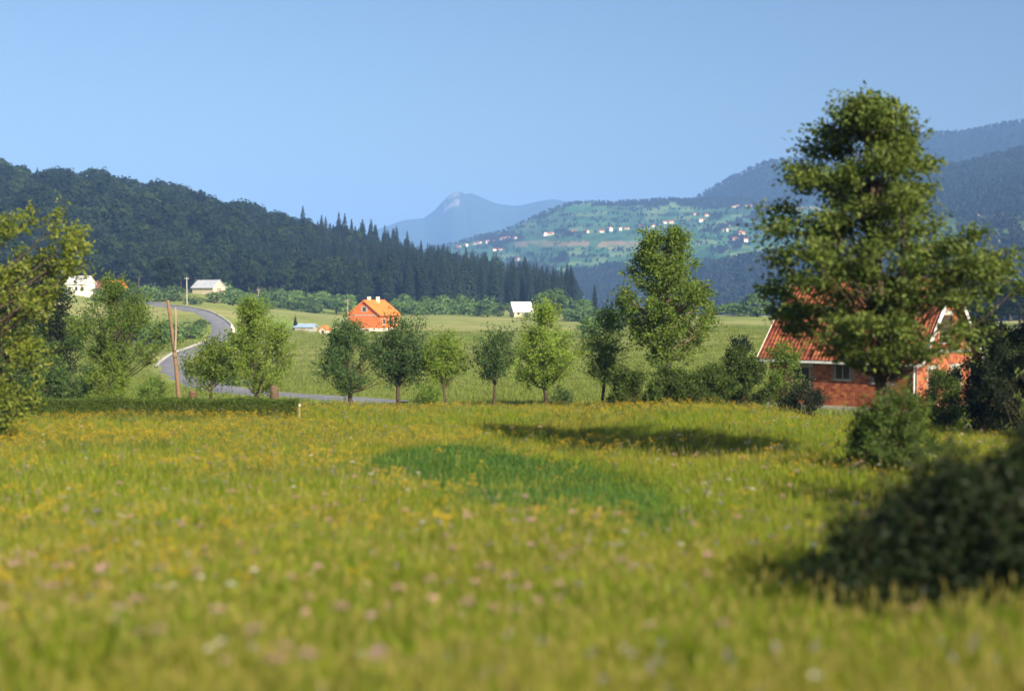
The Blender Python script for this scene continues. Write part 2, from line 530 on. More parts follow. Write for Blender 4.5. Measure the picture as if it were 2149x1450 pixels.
bw = np.clip(np.exp(-((gpx - 985) / 75) ** 2 - ((gy - 265) / 22) ** 2) + np.exp(-((gpx - 592) / 40) ** 2 - ((gy - 335) / 40) ** 2) - 0.15, 0, 0.8)[:, None] * (0.6 + 0.6 * fieldn)
cov = cov * (1 - bw) + np.array((0.13, 0.25, 0.03)) * bw
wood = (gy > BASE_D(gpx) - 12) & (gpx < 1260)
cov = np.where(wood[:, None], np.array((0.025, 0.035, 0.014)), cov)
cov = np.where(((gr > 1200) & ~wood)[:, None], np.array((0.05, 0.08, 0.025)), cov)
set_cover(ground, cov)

# the road: a ribbon draped on the land, with a worn pale edge
rp = np.array([at(*p)[:2] for p in ROAD])
tt = np.linspace(0, len(rp) - 1, 400)


def catmull(P, t):
    i = np.clip(np.floor(t).astype(int), 0, len(P) - 2); f = (t - i)[:, None]
    p0 = P[np.maximum(i - 1, 0)]; p1 = P[i]; p2 = P[i + 1]; p3 = P[np.minimum(i + 2, len(P) - 1)]
    return 0.5 * (2 * p1 + (p2 - p0) * f + (2 * p0 - 5 * p1 + 4 * p2 - p3) * f ** 2 + (3 * p1 - p0 - 3 * p2 + p3) * f ** 3)


RC = catmull(rp, tt)
rt = norm(np.gradient(RC, axis=0)); rn = np.stack([-rt[:, 1], rt[:, 0]], 1)
RZ = height(RC[:, 0], RC[:, 1])
RZ = np.convolve(np.pad(RZ, 6, mode='edge'), np.ones(13) / 13, 'valid') + 0.12


def ribbon(name, offs, lifts, m, sel=slice(None)):
    c, n_, z = RC[sel], rn[sel], RZ[sel]
    rows = np.stack([np.concatenate([c + n_ * o, (z + l)[:, None]], 1) for o, l in zip(offs, lifts)], 1)
    k, w = rows.shape[:2]
    a, b = np.meshgrid(np.arange(k - 1), np.arange(w - 1), indexing='ij')
    f = np.stack([a * w + b, (a + 1) * w + b, (a + 1) * w + b + 1, a * w + b + 1], -1).reshape(-1, 4)
    b_ = MB(); b_.add(rows, f)
    return b_.build(name, m, smooth=True)


W2 = 1.8
road = ribbon('road', (-W2 - 0.9, -W2, 0, W2, W2 + 0.9), (-0.7, 0.0, 0.05, 0.0, -0.7), M['road'])
tag(road, 'narrow grey country road winding in an S bend down the slope', None, None, 'structure')


def kerb_between(i0, i1, side):
    s = slice(int(i0 / (len(ROAD) - 1) * 400), int(i1 / (len(ROAD) - 1) * 400))
    o = [side * v for v in (W2 - 0.05, W2 - 0.05, W2 + 0.35, W2 + 0.35)]
    k = ribbon('kerb', o, (-0.05, 0.22, 0.22, -0.5), M['verge'], s)
    tag(k, 'pale raised kerb along the outside of the road bend', None, None, 'structure')


kerb_between(8.2, 12.2, 1)
kerb_between(13.0, 15.6, -1)
kerb_between(15.6, 20.5, -1)

# ------------------------------------------------------------------ hills beyond the valley
HILLS = {}


class Hill:
    def __init__(self, name, px, foot_row, foot_d, ridge, ridge_d, shape=1.0, rough=0.02, nx=220, nt=60, label=''):
        self.p0, self.p1 = px
        self.rp = np.array([r[0] for r in ridge], float); self.rr = np.array([r[1] for r in ridge], float)
        self.foot_row, self.foot_d, self.ridge_d, self.shape, self.rough = foot_row, foot_d, ridge_d, shape, rough
        P, T = np.meshgrid(np.linspace(self.p0, self.p1, nx), np.concatenate([np.linspace(0, 1, nt), np.linspace(1.03, 1.5, 14)]), indexing='xy')
        v = self.point(P.ravel(), T.ravel())
        r, c = P.shape
        a, b = np.meshgrid(np.arange(r - 1), np.arange(c - 1), indexing='ij')
        f = np.stack([a * c + b, a * c + b + 1, (a + 1) * c + b + 1, (a + 1) * c + b], -1).reshape(-1, 4)
        m_ = MB(); m_.add(v, f)
        self.P, self.T, self.V = P.ravel(), T.ravel(), v
        self.obj = tag(m_.build(name, M['hill'], smooth=True), label, None, None, 'structure')

    def ridge_row(self, p):
        return np.interp(p, self.rp, self.rr)

    def dist(self, t):
        return self.foot_d + (self.ridge_d - self.foot_d) * t

    def point(self, p, t):
        p = np.asarray(p, float); t = np.asarray(t, float)
        D = self.dist(t); tc = np.minimum(t, 1)
        row = self.foot_row + (self.ridge_row(p) - self.foot_row) * tc ** self.shape
        x = (p - CXP) / FPX * D
        z = EYE + (620 - row) / FPX * D * 1.0
        over = np.maximum(t - 1, 0)
        zr = EYE + (620 - self.ridge_row(p)) / FPX * self.ridge_d
        z = np.where(t > 1, zr - (over * (self.ridge_d - self.foot_d)) * 0.55 - 1, z)
        k = self.rough * self.ridge_d
        z = z + (fbm(x / (k * 9) + 3, D / (k * 9), 4) - 0.5) * k * np.clip((1.02 - tc) * 6, 0.12, 1) * np.clip(tc * 5, 0, 1)
        return np.stack([x, D, z], -1)

    def where(self, px, row):
        t = np.linspace(0.02, 1, 400)
        v = self.point(np.full(400, px), t)
        rr = CYP - FPX * ((v[:, 2] - EYE) / v[:, 1] + math.tan(PITCH)) / (1 - (v[:, 2] - EYE) / v[:, 1] * math.tan(PITCH))
        i = int(np.argmin(np.abs(rr - row)))
        return v[i]


far_mt = Hill('mountain', (300, 1500), 640, 4800, [(300, 560), (600, 530), (700, 512), (760, 495), (800, 480), (850, 463), (890, 459), (912, 443), (930, 424), (943, 411), (952, 405), (966, 404), (978, 409), (990, 407), (1005, 413), (1030, 424), (1050, 430), (1085, 433), (1110, 428), (1140, 421), (1165, 419), (1190, 424), (1240, 436), (1350, 460), (1500, 480)],
              6800, 1.0, 0.012, 300, 50, 'hazy blue mountain with a rocky double peak at the far end of the valley')
c = np.empty((len(far_mt.V), 3)); c[:] = (0.03, 0.055, 0.035)
scar = (np.abs(far_mt.P - 950) < 16) & (far_mt.T > 0.86) & (fbm(far_mt.P * 0.11, far_mt.T * 40, 3) > 0.48)
c[scar] = (0.26, 0.24, 0.21)
set_cover(far_mt.obj, c)

hillC = Hill('hill', (1780, 2900), 640, 2400, [(1780, 395), (1830, 335), (1870, 305), (1900, 290), (1960, 285), (2010, 284), (2060, 275), (2100, 266), (2149, 258), (2300, 245), (2600, 240), (2900, 240)],
             3900, 0.8, 0.012, 200, 50, 'dark blue wooded hill highest behind the big tree')
hillB = Hill('hill', (1380, 2300), 640, 2600, [(1380, 460), (1430, 436), (1462, 419), (1500, 396), (1560, 365), (1600, 348), (1640, 340), (1690, 338), (1760, 342), (1830, 350), (1900, 380), (2100, 430), (2300, 450)],
             3600, 0.85, 0.012, 200, 50, 'blue wooded round hill behind the village slope')
hillD = Hill('hill', (1760, 2800), 660, 1000, [(1760, 520), (1830, 450), (1900, 400), (1960, 366), (2050, 345), (2149, 320), (2300, 290), (2800, 260)],
             2500, 0.75, 0.014, 220, 70, 'dark nearer hill at right with small fields on its foot')
hillA = Hill('hillside', (820, 1800), 660, 1750, [(820, 545), (900, 526), (960, 512), (1000, 500), (1060, 486), (1100, 468), (1150, 444), (1190, 430), (1240, 425), (1290, 427), (1340, 423), (1400, 419), (1450, 421), (1500, 419), (1600, 420), (1700, 430), (1800, 460)],
             3100, 0.62, 0.012, 320, 90, 'terraced green hillside with fields and village houses across the valley')
hillE = Hill('hill', (1220, 2700), 690, 1250, [(1220, 655), (1300, 640), (1370, 620), (1430, 598), (1480, 572), (1550, 553), (1620, 541), (1750, 525), (1880, 512), (2149, 535), (2400, 545), (2700, 560)],
             1800, 0.9, 0.01, 220, 40, 'dark blue wooded foothill below the village slope')
for h_, col_ in ((hillC, (0.014, 0.025, 0.014)), (hillB, (0.014, 0.026, 0.014)), (hillE, (0.012, 0.022, 0.012))):
    c = np.empty((len(h_.V), 3)); c[:] = col_
    set_cover(h_.obj, c)


def hillA_mask(px, row):
    """0 = open field, 1 = woodland, on the village slope"""
    n_ = fbm(px * 0.022 + 9, row * 0.07, 3)
    low = np.clip((row - 556) / 50, -0.25, 0.5) * np.clip((px - 1050) / 250, 0, 1)
    top = np.clip((440 - row) / 20, 0, 0.4)
    right = np.clip((px - 1450) / 300, 0, 0.25)
    return n_ + low + top + right


def row_of(v):
    return 620 - (v[:, 2] - EYE) / v[:, 1] * FPX


rowA = row_of(hillA.V)
mA = hillA_mask(hillA.P, rowA)
fn = fbm(hillA.P * 0.03, rowA * 0.12, 2)[:, None]
c = np.array((0.03, 0.105, 0.045)) * (1 - fn) + np.array((0.075, 0.16, 0.07)) * fn
wx = hillA.P + 40 * fbm(hillA.P * 0.02, rowA * 0.05, 2); wy = rowA + 0.06 * hillA.P + 14 * fbm(hillA.P * 0.015 + 4, rowA * 0.03, 2)
cell = _lat[(np.floor(wx / 38) % 256).astype(int), (np.floor(wy / 7.5) % 256).astype(int)][:, None]
c = c * (0.62 + 0.75 * cell) + np.array((0.05, 0.02, 0.0)) * (cell > 0.82)
tan = (np.abs(rowA - 512 + (hillA.P - 1150) * 0.01) < 5) & (hillA.P > 1080) & (hillA.P < 1235)
tan |= (np.abs(rowA - 514) < 7) & (hillA.P > 1255) & (hillA.P < 1345)
tan |= (np.abs(rowA - 510) < 3) & (hillA.P > 1400) & (hillA.P < 1470)
tan |= (np.abs(rowA - 440) < 4) & (hillA.P > 1640) & (hillA.P < 1760)
c = np.where((mA > 0.6)[:, None], np.array((0.03, 0.05, 0.022)), c)
tan &= fbm(hillA.P * 0.06, rowA * 0.3, 3) > 0.42
c = np.where(tan[:, None], np.array((0.24, 0.19, 0.11)), c)
set_cover(hillA.obj, c)
rowD = row_of(hillD.V)
c = np.empty((len(rowD), 3)); c[:] = (0.025, 0.04, 0.018)
fld = (rowD > 455) & (rowD < 540) & (fbm(hillD.P * 0.03, rowD * 0.09, 2) > 0.42)
c[fld] = (0.07, 0.12, 0.04)
trk = np.abs(rowD - (512 - (hillD.P - 2085) * 0.42)) < 1.8
c[trk & (hillD.P > 2080) & (hillD.P < 2180)] = (0.42, 0.36, 0.30)
set_cover(hillD.obj, c)


# ------------------------------------------------------------------ scattering helper (stuff)
def scatter(name, pts, rot, scl, protos, label, kind='stuff'):
    pts = np.asarray(pts, np.float32); n_ = len(pts)
    me = bpy.data.meshes.new(name)
    me.vertices.add(n_); me.vertices.foreach_set('co', pts.reshape(-1))
    a = me.attributes.new('turn', 'FLOAT_VECTOR', 'POINT'); a.data.foreach_set('vector', np.asarray(rot, np.float32).reshape(-1))
    a = me.attributes.new('size', 'FLOAT', 'POINT'); a.data.foreach_set('value', np.asarray(scl, np.float32))
    a = me.attributes.new('pick', 'INT', 'POINT'); a.data.foreach_set('value', RNG.integers(0, len(protos), n_).astype(np.int32))
    o = link(name, me)
    g = bpy.data.node_groups.new(name, 'GeometryNodeTree')
    g.interface.new_socket('Geometry', in_out='INPUT', socket_type='NodeSocketGeometry')
    g.interface.new_socket('Geometry', in_out='OUTPUT', socket_type='NodeSocketGeometry')
    N, L = g.nodes.new, g.links.new
    gi, go = N('NodeGroupInput'), N('NodeGroupOutput')
    iop = N('GeometryNodeInstanceOnPoints'); iop.inputs['Pick Instance'].default_value = True
    jn = N('GeometryNodeJoinGeometry')
    for p in protos:
        oi = N('GeometryNodeObjectInfo'); oi.inputs['Object'].default_value = p; oi.inputs['As Instance'].default_value = True
        L(oi.outputs['Geometry'], jn.inputs[0])

    def named(nm, typ):
        x = N('GeometryNodeInputNamedAttribute'); x.data_type = typ; x.inputs['Name'].default_value = nm
        return x.outputs['Attribute']
    L(gi.outputs[0], iop.inputs['Points']); L(jn.outputs[0], iop.inputs['Instance'])
    L(named('pick', 'INT'), iop.inputs['Instance Index'])
    e2r = N('FunctionNodeEulerToRotation'); L(named('turn', 'FLOAT_VECTOR'), e2r.inputs[0]); L(e2r.outputs[0], iop.inputs['Rotation'])
    L(named('size', 'FLOAT'), iop.inputs['Scale'])
    L(iop.outputs[0], go.inputs[0])
    md = o.modifiers.new('scatter', 'NODES'); md.node_group = g
    tag(o, label, None, None, kind)
    return o


def proto(name, mb_, mats, smooth_mats=None):
    return bpy.data.objects.new(name, mb_.mesh(name, mats, False, smooth_mats))


def zrot(n_, tilt=0.0):
    r = np.zeros((n_, 3)); r[:, 2] = RNG.random(n_) * 6.283
    if tilt:
        r[:, :2] = RNG.normal(0, tilt, (n_, 2))
    return r


# ------------------------------------------------------------------ foliage
def leaves(mb_, P, axis, size, rng, aspect=0.55, mat=0, fold=0.12):
    n_ = len(P)
    a = norm(axis)
    b = norm(np.cross(a, rng.normal(size=(n_, 3))))
    nrm = np.cross(a, b)
    L = (size * rng.uniform(0.7, 1.3, n_))[:, None]; Wd = L * aspect
    v = np.stack([P, P + a * L * 0.5 + b * Wd * 0.5 + nrm * L * fold, P + a * L, P + a * L * 0.5 - b * Wd * 0.5 + nrm * L * fold], 1)
    mb_.add(v, np.arange(n_ * 4).reshape(-1, 4), mat)


def bez(a, b, c, n_):
    t = np.linspace(0, 1, n_)[:, None]
    return (1 - t) ** 2 * a + 2 * t * (1 - t) * b + t ** 2 * c


def tree_parts(seed, H, clear, env, clumps, shoots, per, leaf, upright=0.6, trunk_r=0.12, lean=(0, 0), shoot_len=0.5, spread=0.5, aspect=0.55,
               fork=None, fill=0.5, wob=0.08, top=0.88, shell=0.55, limb=None, stems=0, limb_r=0.32, flat=1.0, tier=0.0, forks=()):
    """trunk-and-limb mesh and leaf mesh of a tree; env(zf, azimuth) is the crown radius"""
    rng = np.random.default_rng(seed)
    wood, fol = MB(), MB()
    k = 9
    zs = np.linspace(-0.25, H * top, k)
    tx = np.cumsum(rng.normal(0, wob * H / 12, k)); ty = np.cumsum(rng.normal(0, wob * H / 12, k))
    tx -= tx[0]; ty -= ty[0]
    f = np.clip(zs / H, 0, 1)
    tx += lean[0] * f ** 1.3; ty += lean[1] * f ** 1.3
    trunk = np.stack([tx, ty, zs], 1)
    if stems == 0:
        rad = trunk_r * np.clip(1.12 - f, 0.06, 1) ** 0.9; rad[0] *= 1.35
        wood.tube(trunk, rad, 8)

    def on_trunk(z):
        return np.stack([np.interp(z, zs, tx), np.interp(z, zs, ty), z], -1)
    zf = rng.random(clumps * 6); az = rng.random(clumps * 6) * 2 * math.pi
    e = np.array([env(z_, a_) for z_, a_ in zip(zf, az)])
    pw = (e / e.max()) ** 0.9 + 0.10
    if tier:
        ph_ = (clear + zf * (H - clear)) / tier + az / 6.283 * 2 + 0.35 * np.sin(3 * az + 2)
        pw = pw * (0.22 + (0.5 + 0.5 * np.cos(ph_ * 6.283)) ** 2.2)
    keep = rng.choice(len(e), clumps, replace=False, p=pw / pw.sum())
    zf[keep[:max(2, clumps // 22)]] = rng.uniform(0.93, 1.0, max(2, clumps // 22))
    e = np.array([env(z_, a_) for z_, a_ in zip(zf, az)])
    zf, az, e = zf[keep], az[keep], e[keep]
    rr = e * (1 - shell * rng.random(clumps) ** 1.6)
    z = clear + zf * (H - clear)
    c = on_trunk(z); out = np.stack([np.cos(az), np.sin(az), np.zeros(clumps)], -1)
    C = c + out * rr[:, None]
    z0 = np.maximum(clear * 0.85, z - (upright if limb is None else limb) * rr - 0.05 * H)
    z0 = np.minimum(z0, z)
    S = on_trunk(z0)
    if stems:
        S = np.stack([rng.normal(0, stems, clumps), rng.normal(0, stems, clumps), np.full(clumps, -0.1)], -1)
    for i in range(clumps):
        mid = (S[i] + C[i]) / 2 + np.array([0, 0, -0.12 * rr[i] if not stems else 0.1]) + rng.normal(0, 0.05 * rr[i] + 0.01, 3)
        r0 = trunk_r * limb_r * (1.0 if rr[i] > 0.5 * e.max() else 0.62)
        wood.tube(bez(S[i], mid, C[i], 5), np.linspace(r0, r0 * 0.25, 5), 4)
    for (fz, fx, fy, ftop, fr) in forks:
        a_ = on_trunk(np.array([fz]))[0]
        wood.tube(bez(a_, a_ + np.array([fx * 0.9, fy * 0.9, (ftop - fz) * 0.35]), np.array([a_[0] + fx, a_[1] + fy, ftop]), 8), np.linspace(fr, fr * 0.3, 8), 7)
    # shoots
    n_ = clumps * shoots
    o = np.repeat(C, shoots, 0); od = np.repeat(out, shoots, 0)
    d = norm(od * (1 - 0.45 * upright) + np.array([0, 0, upright]) + rng.normal(0, spread, (n_, 3)) * np.array([1, 1, flat]))
    ln = shoot_len * rng.uniform(0.45, 1.3, n_)
    o = o + rng.normal(0, shoot_len * 0.35, (n_, 3)) * np.array([1, 1, flat])
    # thin twigs
    tw = rng.choice(n_, min(n_, int(n_ * 0.5)), replace=False)
    for i in tw:
        wood.tube(np.stack([o[i] - d[i] * ln[i] * 0.3, o[i] + d[i] * ln[i] * 0.9]), [trunk_r * 0.06 + 0.003, 0.003], 3)
    t = rng.random((n_, per)) ** 1.25 * 1.15 - 0.15
    P = o[:, None] + d[:, None] * (ln[:, None] * t)[..., None] + rng.normal(0, leaf * 0.75, (n_, per, 3))
    A = d[:, None] * 0.6 + rng.normal(0, 0.75, (n_, per, 3)) + np.array([0, 0, -0.15])
    leaves(fol, P.reshape(-1, 3), A.reshape(-1, 3), leaf, rng, aspect)
    return wood, fol


def plant_tree(name, loc, seed, label, cat, lm, bark='bark', group=None, parts=('trunk', 'crown'), **kw):
    w, f = tree_parts(seed, **kw)
    root = empty(name, loc)
    tag(root, label, cat, group)
    w.build(parts[0], M[bark], root, smooth=True)
    f.build(parts[1], M[lm], root)
    return root


def oval(rmax, low=0.5, p=0.8, asym=0.0, seed=0):
    """egg-shaped crown, widest at fraction `low`, with uneven lobes"""
    ph = np.random.default_rng(seed).random(4) * 6.28

    def env(z, a):
        q_ = z / low if z < low else (1 - z) / (1 - low)
        return rmax * (max(q_, 0.0) ** p * 0.9 + 0.1) * (1 + 0.22 * math.sin(2 * a + ph[0] + 5 * z) + 0.18 * math.sin(3 * a + ph[1] - 8 * z) + 0.1 * math.sin(5 * a + ph[2] + 15 * z) + asym * math.cos(a))
    return env


# ------------------------------------------------------------------ near brick house
TH = math.radians(42)
HL, HW, HH, HP = 9.0, 6.7, 2.95, math.radians(49)
corner = np.array([ux(1925, 75.0), 75.0])
tdir = np.array([math.cos(TH), -math.sin(TH)]); gdir = np.array([math.sin(TH), math.cos(TH)])
hc = corner - tdir * HL / 2 + gdir * HW / 2
HZ = at(1900, 858, 76)[2]
bh = tag(empty('brick_house', (hc[0], hc[1], HZ), -TH), 'unplastered red brick house with tiled roof behind the big tree', 'house')
rise = HW / 2 * math.tan(HP)


def prism(mb_, L, W, z0, z1, rise_, mat=0, inset=0.0):
    x0, x1, y0, y1 = -L / 2 + inset, L / 2 - inset, -W / 2 + inset, W / 2 - inset
    v = [(x0, y0, z0), (x1, y0, z0), (x1, y1, z0), (x0, y1, z0), (x0, y0, z1), (x1, y0, z1), (x1, y1, z1), (x0, y1, z1), (x0, 0, z1 + rise_), (x1, 0, z1 + rise_)]
    mb_.add(v, [(0, 3, 2, 1), (0, 1, 5, 4), (2, 3, 7, 6)], mat)
    mb_.add(v, [(1, 2, 6, 9, 5), (3, 0, 4, 8, 7)], mat)


WALL_T = 0.03
mb = MB(); prism(mb, HL, HW, 0.0, HH, rise - 0.05)
wall = mb.build('wall', M['mortar'], bh)
mb = MB()
for lo, hi in (((-HL / 2 - 0.08, -HW / 2 - 0.08, -0.9), (HL / 2 + 0.08, HW / 2 + 0.08, -0.0)),):
    mb.box(lo, hi)
mb.build('plinth', M['concrete'], bh)
# openings: (centre along wall, bottom, width, height)
front_open = [(-2.45, 0.75, 1.15, 1.35), (0.15, 1.45, 0.95, 0.85), (2.55, 1.35, 1.15, 0.95)]
gable_open = [(-1.5, 0.0, 1.0, 2.1), (1.3, 0.9, 1.2, 1.2), (0.0, 3.5, 1.4, 1.5)]


def blocked(u0, u1, z0, z1, opens):
    for c_, b_, w_, h_ in opens:
        if u1 > c_ - w_ / 2 - 0.02 and u0 < c_ + w_ / 2 + 0.02 and z1 > b_ - 0.02 and z0 < b_ + h_ + 0.2:
            return True
    return False


BW, BHT, JT = 0.27, 0.155, 0.011
brick_mb = MB(); brick_mb.box((-BW / 2 + JT / 2, -0.0, -BHT / 2 + JT / 2), (BW / 2 - JT / 2, 0.02, BHT / 2 - JT / 2))
brick_me = brick_mb.mesh('brick', [M['brick']])
slots = []
for row in range(int(HH / BHT)):
    z = (row + 0.5) * BHT
    off = 0.5 * BW * (row % 2)
    u = -HL / 2 + off + BW / 2
    while u < HL / 2:
        if u - BW / 2 >= -HL / 2 - 0.01 and u + BW / 2 <= HL / 2 + 0.01 and not blocked(u - BW / 2, u + BW / 2, z - BHT / 2, z + BHT / 2, front_open):
            slots.append((u, -HW / 2 - 0.012, z, 0.0))
        u += BW
for row in range(int((HH + rise) / BHT)):
    z = (row + 0.5) * BHT
    off = 0.5 * BW * (row % 2)
    half = HW / 2 if z < HH else HW / 2 - (z + BHT / 2 - HH) / math.tan(HP)
    u = -HW / 2 + off + BW / 2
    while u < half:
        if u - BW / 2 >= -half and u + BW / 2 <= half and not blocked(u - BW / 2, u + BW / 2, z - BHT / 2, z + BHT / 2, gable_open):
            slots.append((HL / 2 + 0.012, u, z, math.pi / 2))
        u += BW
slots.sort(key=lambda s: (s[0] - HL / 2) ** 2 * 0.5 + (s[1] + HW / 2) ** 2 + 0.3 * (s[2] - 1.5) ** 2)
mass = MB()
for i, (x, y, z, r) in enumerate(slots):
    dx = random.uniform(-0.002, 0.002)
    if i < 300:
        o = link('brick', brick_me, wall)
        o.location = (x + (dx if r else 0), y + (0 if r else dx), z); o.rotation_euler = (random.uniform(-.006, .006), 0, r)
    else:
        hx, hy = ((BW - JT) / 2, 0.003) if r == 0 else (0.003, (BW - JT) / 2)
        mass.box((x - hx, y - hy + (0 if r else dx), z - (BHT - JT) / 2), (x + hx, y + hy + (0 if r else dx), z + (BHT - JT) / 2))
tag(mass.build('bricks', M['brick_mass'], wall), None, None, None, 'stuff')


def window_on(parent, c_, b_, w_, h_, side, pane='dark_inside', frame='wood_grey'):
    """side 0: on the long front wall; 1: on the right gable"""
    def place(u0, u1, z0, z1, d0, d1):
        if side == 0: return (u0, -HW / 2 - d1, z0), (u1, -HW / 2 - d0, z1)
        return (HL / 2 + d0, u0, z0), (HL / 2 + d1, u1, z1)
    f_ = MB()
    for a in ((c_ - w_ / 2, c_ - w_ / 2 + 0.07, b_, b_ + h_), (c_ + w_ / 2 - 0.07, c_ + w_ / 2, b_, b_ + h_), (c_ - 0.03, c_ + 0.03, b_ + 0.07, b_ + h_ - 0.07),
              (c_ - w_ / 2 + 0.07, c_ + w_ / 2 - 0.07, b_, b_ + 0.07), (c_ - w_ / 2 + 0.07, c_ + w_ / 2 - 0.07, b_ + h_ - 0.07, b_ + h_)):
        f_.box(*place(*a, 0.002, 0.05))
    win = f_.build('window', M[frame], parent)
    p_ = MB(); p_.box(*place(c_ - w_ / 2 + 0.07, c_ + w_ / 2 - 0.07, b_ + 0.07, b_ + h_ - 0.07, 0.004, 0.018)); p_.build('pane', M[pane], win)
    l_ = MB(); l_.box(*place(c_ - w_ / 2 - 0.15, c_ + w_ / 2 + 0.15, b_ + h_ + 0.003, b_ + h_ + 0.19, 0.002, 0.05)); l_.build('lintel', M['concrete'], win)
    s_ = MB(); s_.box(*place(c_ - w_ / 2 - 0.05, c_ + w_ / 2 + 0.05, b_ - 0.06, b_ - 0.003, 0.002, 0.09)); s_.build('sill', M['concrete'], win)


for a in front_open: window_on(bh, *a, 0)
window_on(bh, *gable_open[1], 1); window_on(bh, *gable_open[2], 1, 'dark_inside', 'wood_brown')
d_ = MB(); d_.box((HL / 2 + 0.003, gable_open[0][0] - 0.5, 0.0), (HL / 2 + 0.05, gable_open[0][0] + 0.5, 2.1)); d_.build('door', M['wood_brown'], bh)
l_ = MB(); l_.box((HL / 2 + 0.003, gable_open[0][0] - 0.7, 2.103), (HL / 2 + 0.055, gable_open[0][0] + 0.7, 2.3)); l_.build('lintel', M['concrete'], bh)
rb = MB(); rb.box((HL / 2 + 0.04, -HW / 2, HH - 0.02), (HL / 2 + 0.075, HW / 2, HH + 0.17)); rb.build('ring_beam', M['concrete'], bh)

OVX, OVY = 0.5, 0.45
sl = (HW / 2 + OVY) / math.cos(HP)
roofm = MB()
for s in (-1, 1):
    def sp(x, d, n_):   # d down-slope from the ridge, n_ along the slope normal
        return (x, s * (d * math.cos(HP) + n_ * math.sin(HP)), HH + rise - d * math.sin(HP) + n_ * math.cos(HP))
    X = HL / 2 + OVX
    roofm.hexa([sp(-X, 0, -0.02), sp(X, 0, -0.02), sp(X, sl, -0.02), sp(-X, sl, -0.02), sp(-X, 0, 0.08), sp(X, 0, 0.08), sp(X, sl, 0.08), sp(-X, sl, 0.08)] if s > 0 else
               [sp(-X, sl, -0.02), sp(X, sl, -0.02), sp(X, 0, -0.02), sp(-X, 0, -0.02), sp(-X, sl, 0.08), sp(X, sl, 0.08), sp(X, 0, 0.08), sp(-X, 0, 0.08)])
roof = roofm.build('roof', M['dull_roof'], bh)
TW, TL = 0.235, 0.335


def tile_geo(mb_, org, ex, ed, en):
    """one interlocking tile: rolled cross-section, lifted lower edge"""
    org, ex, ed, en = map(np.asarray, (org, ex, ed, en))
    prof = [(-0.5, 0.012), (-0.28, 0.0), (0.08, 0.0), (0.26, 0.042), (0.42, 0.042), (0.5, 0.014)]
    v = []
    for dd, lift in ((-0.03, 0.012), (TL + 0.02, 0.038)):
        for u_, h_ in prof: v.append(org + ex * u_ * TW + ed * dd + en * (h_ + lift))
    for u_, h_ in prof: v.append(org + ex * u_ * TW + ed * (TL + 0.02) + en * (h_ + 0.012))
    f = [(i, i + 6, i + 7, i + 1) for i in range(5)] + [(i + 6, i + 12, i + 13, i + 7) for i in range(5)]
    mb_.add(v, f)


one = MB(); tile_geo(one, (0, 0, 0), (1, 0, 0), (0, -1, 0), (0, 0, 1)); tile_me = one.mesh('roof_tile', [M['tile']])
nx_, nd_ = int(2 * (HL / 2 + OVX) / TW), int(sl / TL)
TL = sl / nd_; 
cells = [(s, i, j) for s in (-1, 1) for i in range(nx_) for j in range(nd_)]
cells.sort(key=lambda c_: (c_[0] > 0, (c_[1] - 2) ** 2 * 0.09 * 0.35 + (c_[2] - nd_ * 0.75) ** 2 * 0.16))
mass = MB()
for k_, (s, i, j) in enumerate(cells):
    x = -HL / 2 - OVX + (i + 0.5) * TW + random.uniform(-.006, .006)
    d = j * TL
    org = (x, s * (d * math.cos(HP) + 0.083 * math.sin(HP)), HH + rise - d * math.sin(HP) + 0.083 * math.cos(HP))
    if k_ < 300:
        o = link('roof_tile', tile_me, roof)
        o.location = org; o.rotation_euler = (HP, random.uniform(-.015, .015), random.uniform(-.012, .012))
    else:
        tile_geo(mass, org, (1, 0, 0), (0, s * math.cos(HP), -math.sin(HP)), (0, s * math.sin(HP), math.cos(HP)))
tag(mass.build('roof_tiles', M['tile_mass'], roof), None, None, None, 'stuff')
rg = MB()
zr = HH + rise + 0.13
for i in range(int(2 * (HL / 2 + OVX) / 0.38)):
    x = -HL / 2 - OVX + i * 0.38
    rg.tube([(x, 0, zr), (x + 0.40, 0, zr + 0.02)], [0.13, 0.14], 8)
tag(rg.build('ridge_tiles', M['tile_mass'], roof), None, None, None, 'stuff')
gut = MB(); X = HL / 2 + OVX
ye, ze = -(HW / 2 + OVY), HH + rise - sl * math.sin(HP)
gut.box((-X, ye - 0.12, ze - 0.11), (X, ye - 0.01, ze + 0.03)); gut.build('gutter', M['white_paint'], bh)
for sx in (-1, 1):
    for s in (-1, 1):
        b_ = MB()
        xx0, xx1 = (X + 0.003, X + 0.04) if sx > 0 else (-X - 0.04, -X - 0.003)
        def q_(x, d, n_): return (x, s * (d * math.cos(HP) + n_ * math.sin(HP)), HH + rise - d * math.sin(HP) + n_ * math.cos(HP))
        vv = [q_(xx0, 0, -0.13), q_(xx1, 0, -0.13), q_(xx1, sl, -0.13), q_(xx0, sl, -0.13), q_(xx0, 0, 0.15), q_(xx1, 0, 0.15), q_(xx1, sl, 0.15), q_(xx0, sl, 0.15)]
        if s < 0: vv = [vv[3], vv[2], vv[1], vv[0], vv[7], vv[6], vv[5], vv[4]]
        b_.hexa(vv); b_.build('bargeboard', M['white_paint'], bh)
dp = MB(); dp.tube([(HL / 2 - 0.12, -HW / 2 - 0.09, ze), (HL / 2 - 0.12, -HW / 2 - 0.09, 0.1)], 0.045, 6); dp.build('drainpipe', M['white_paint'], bh)


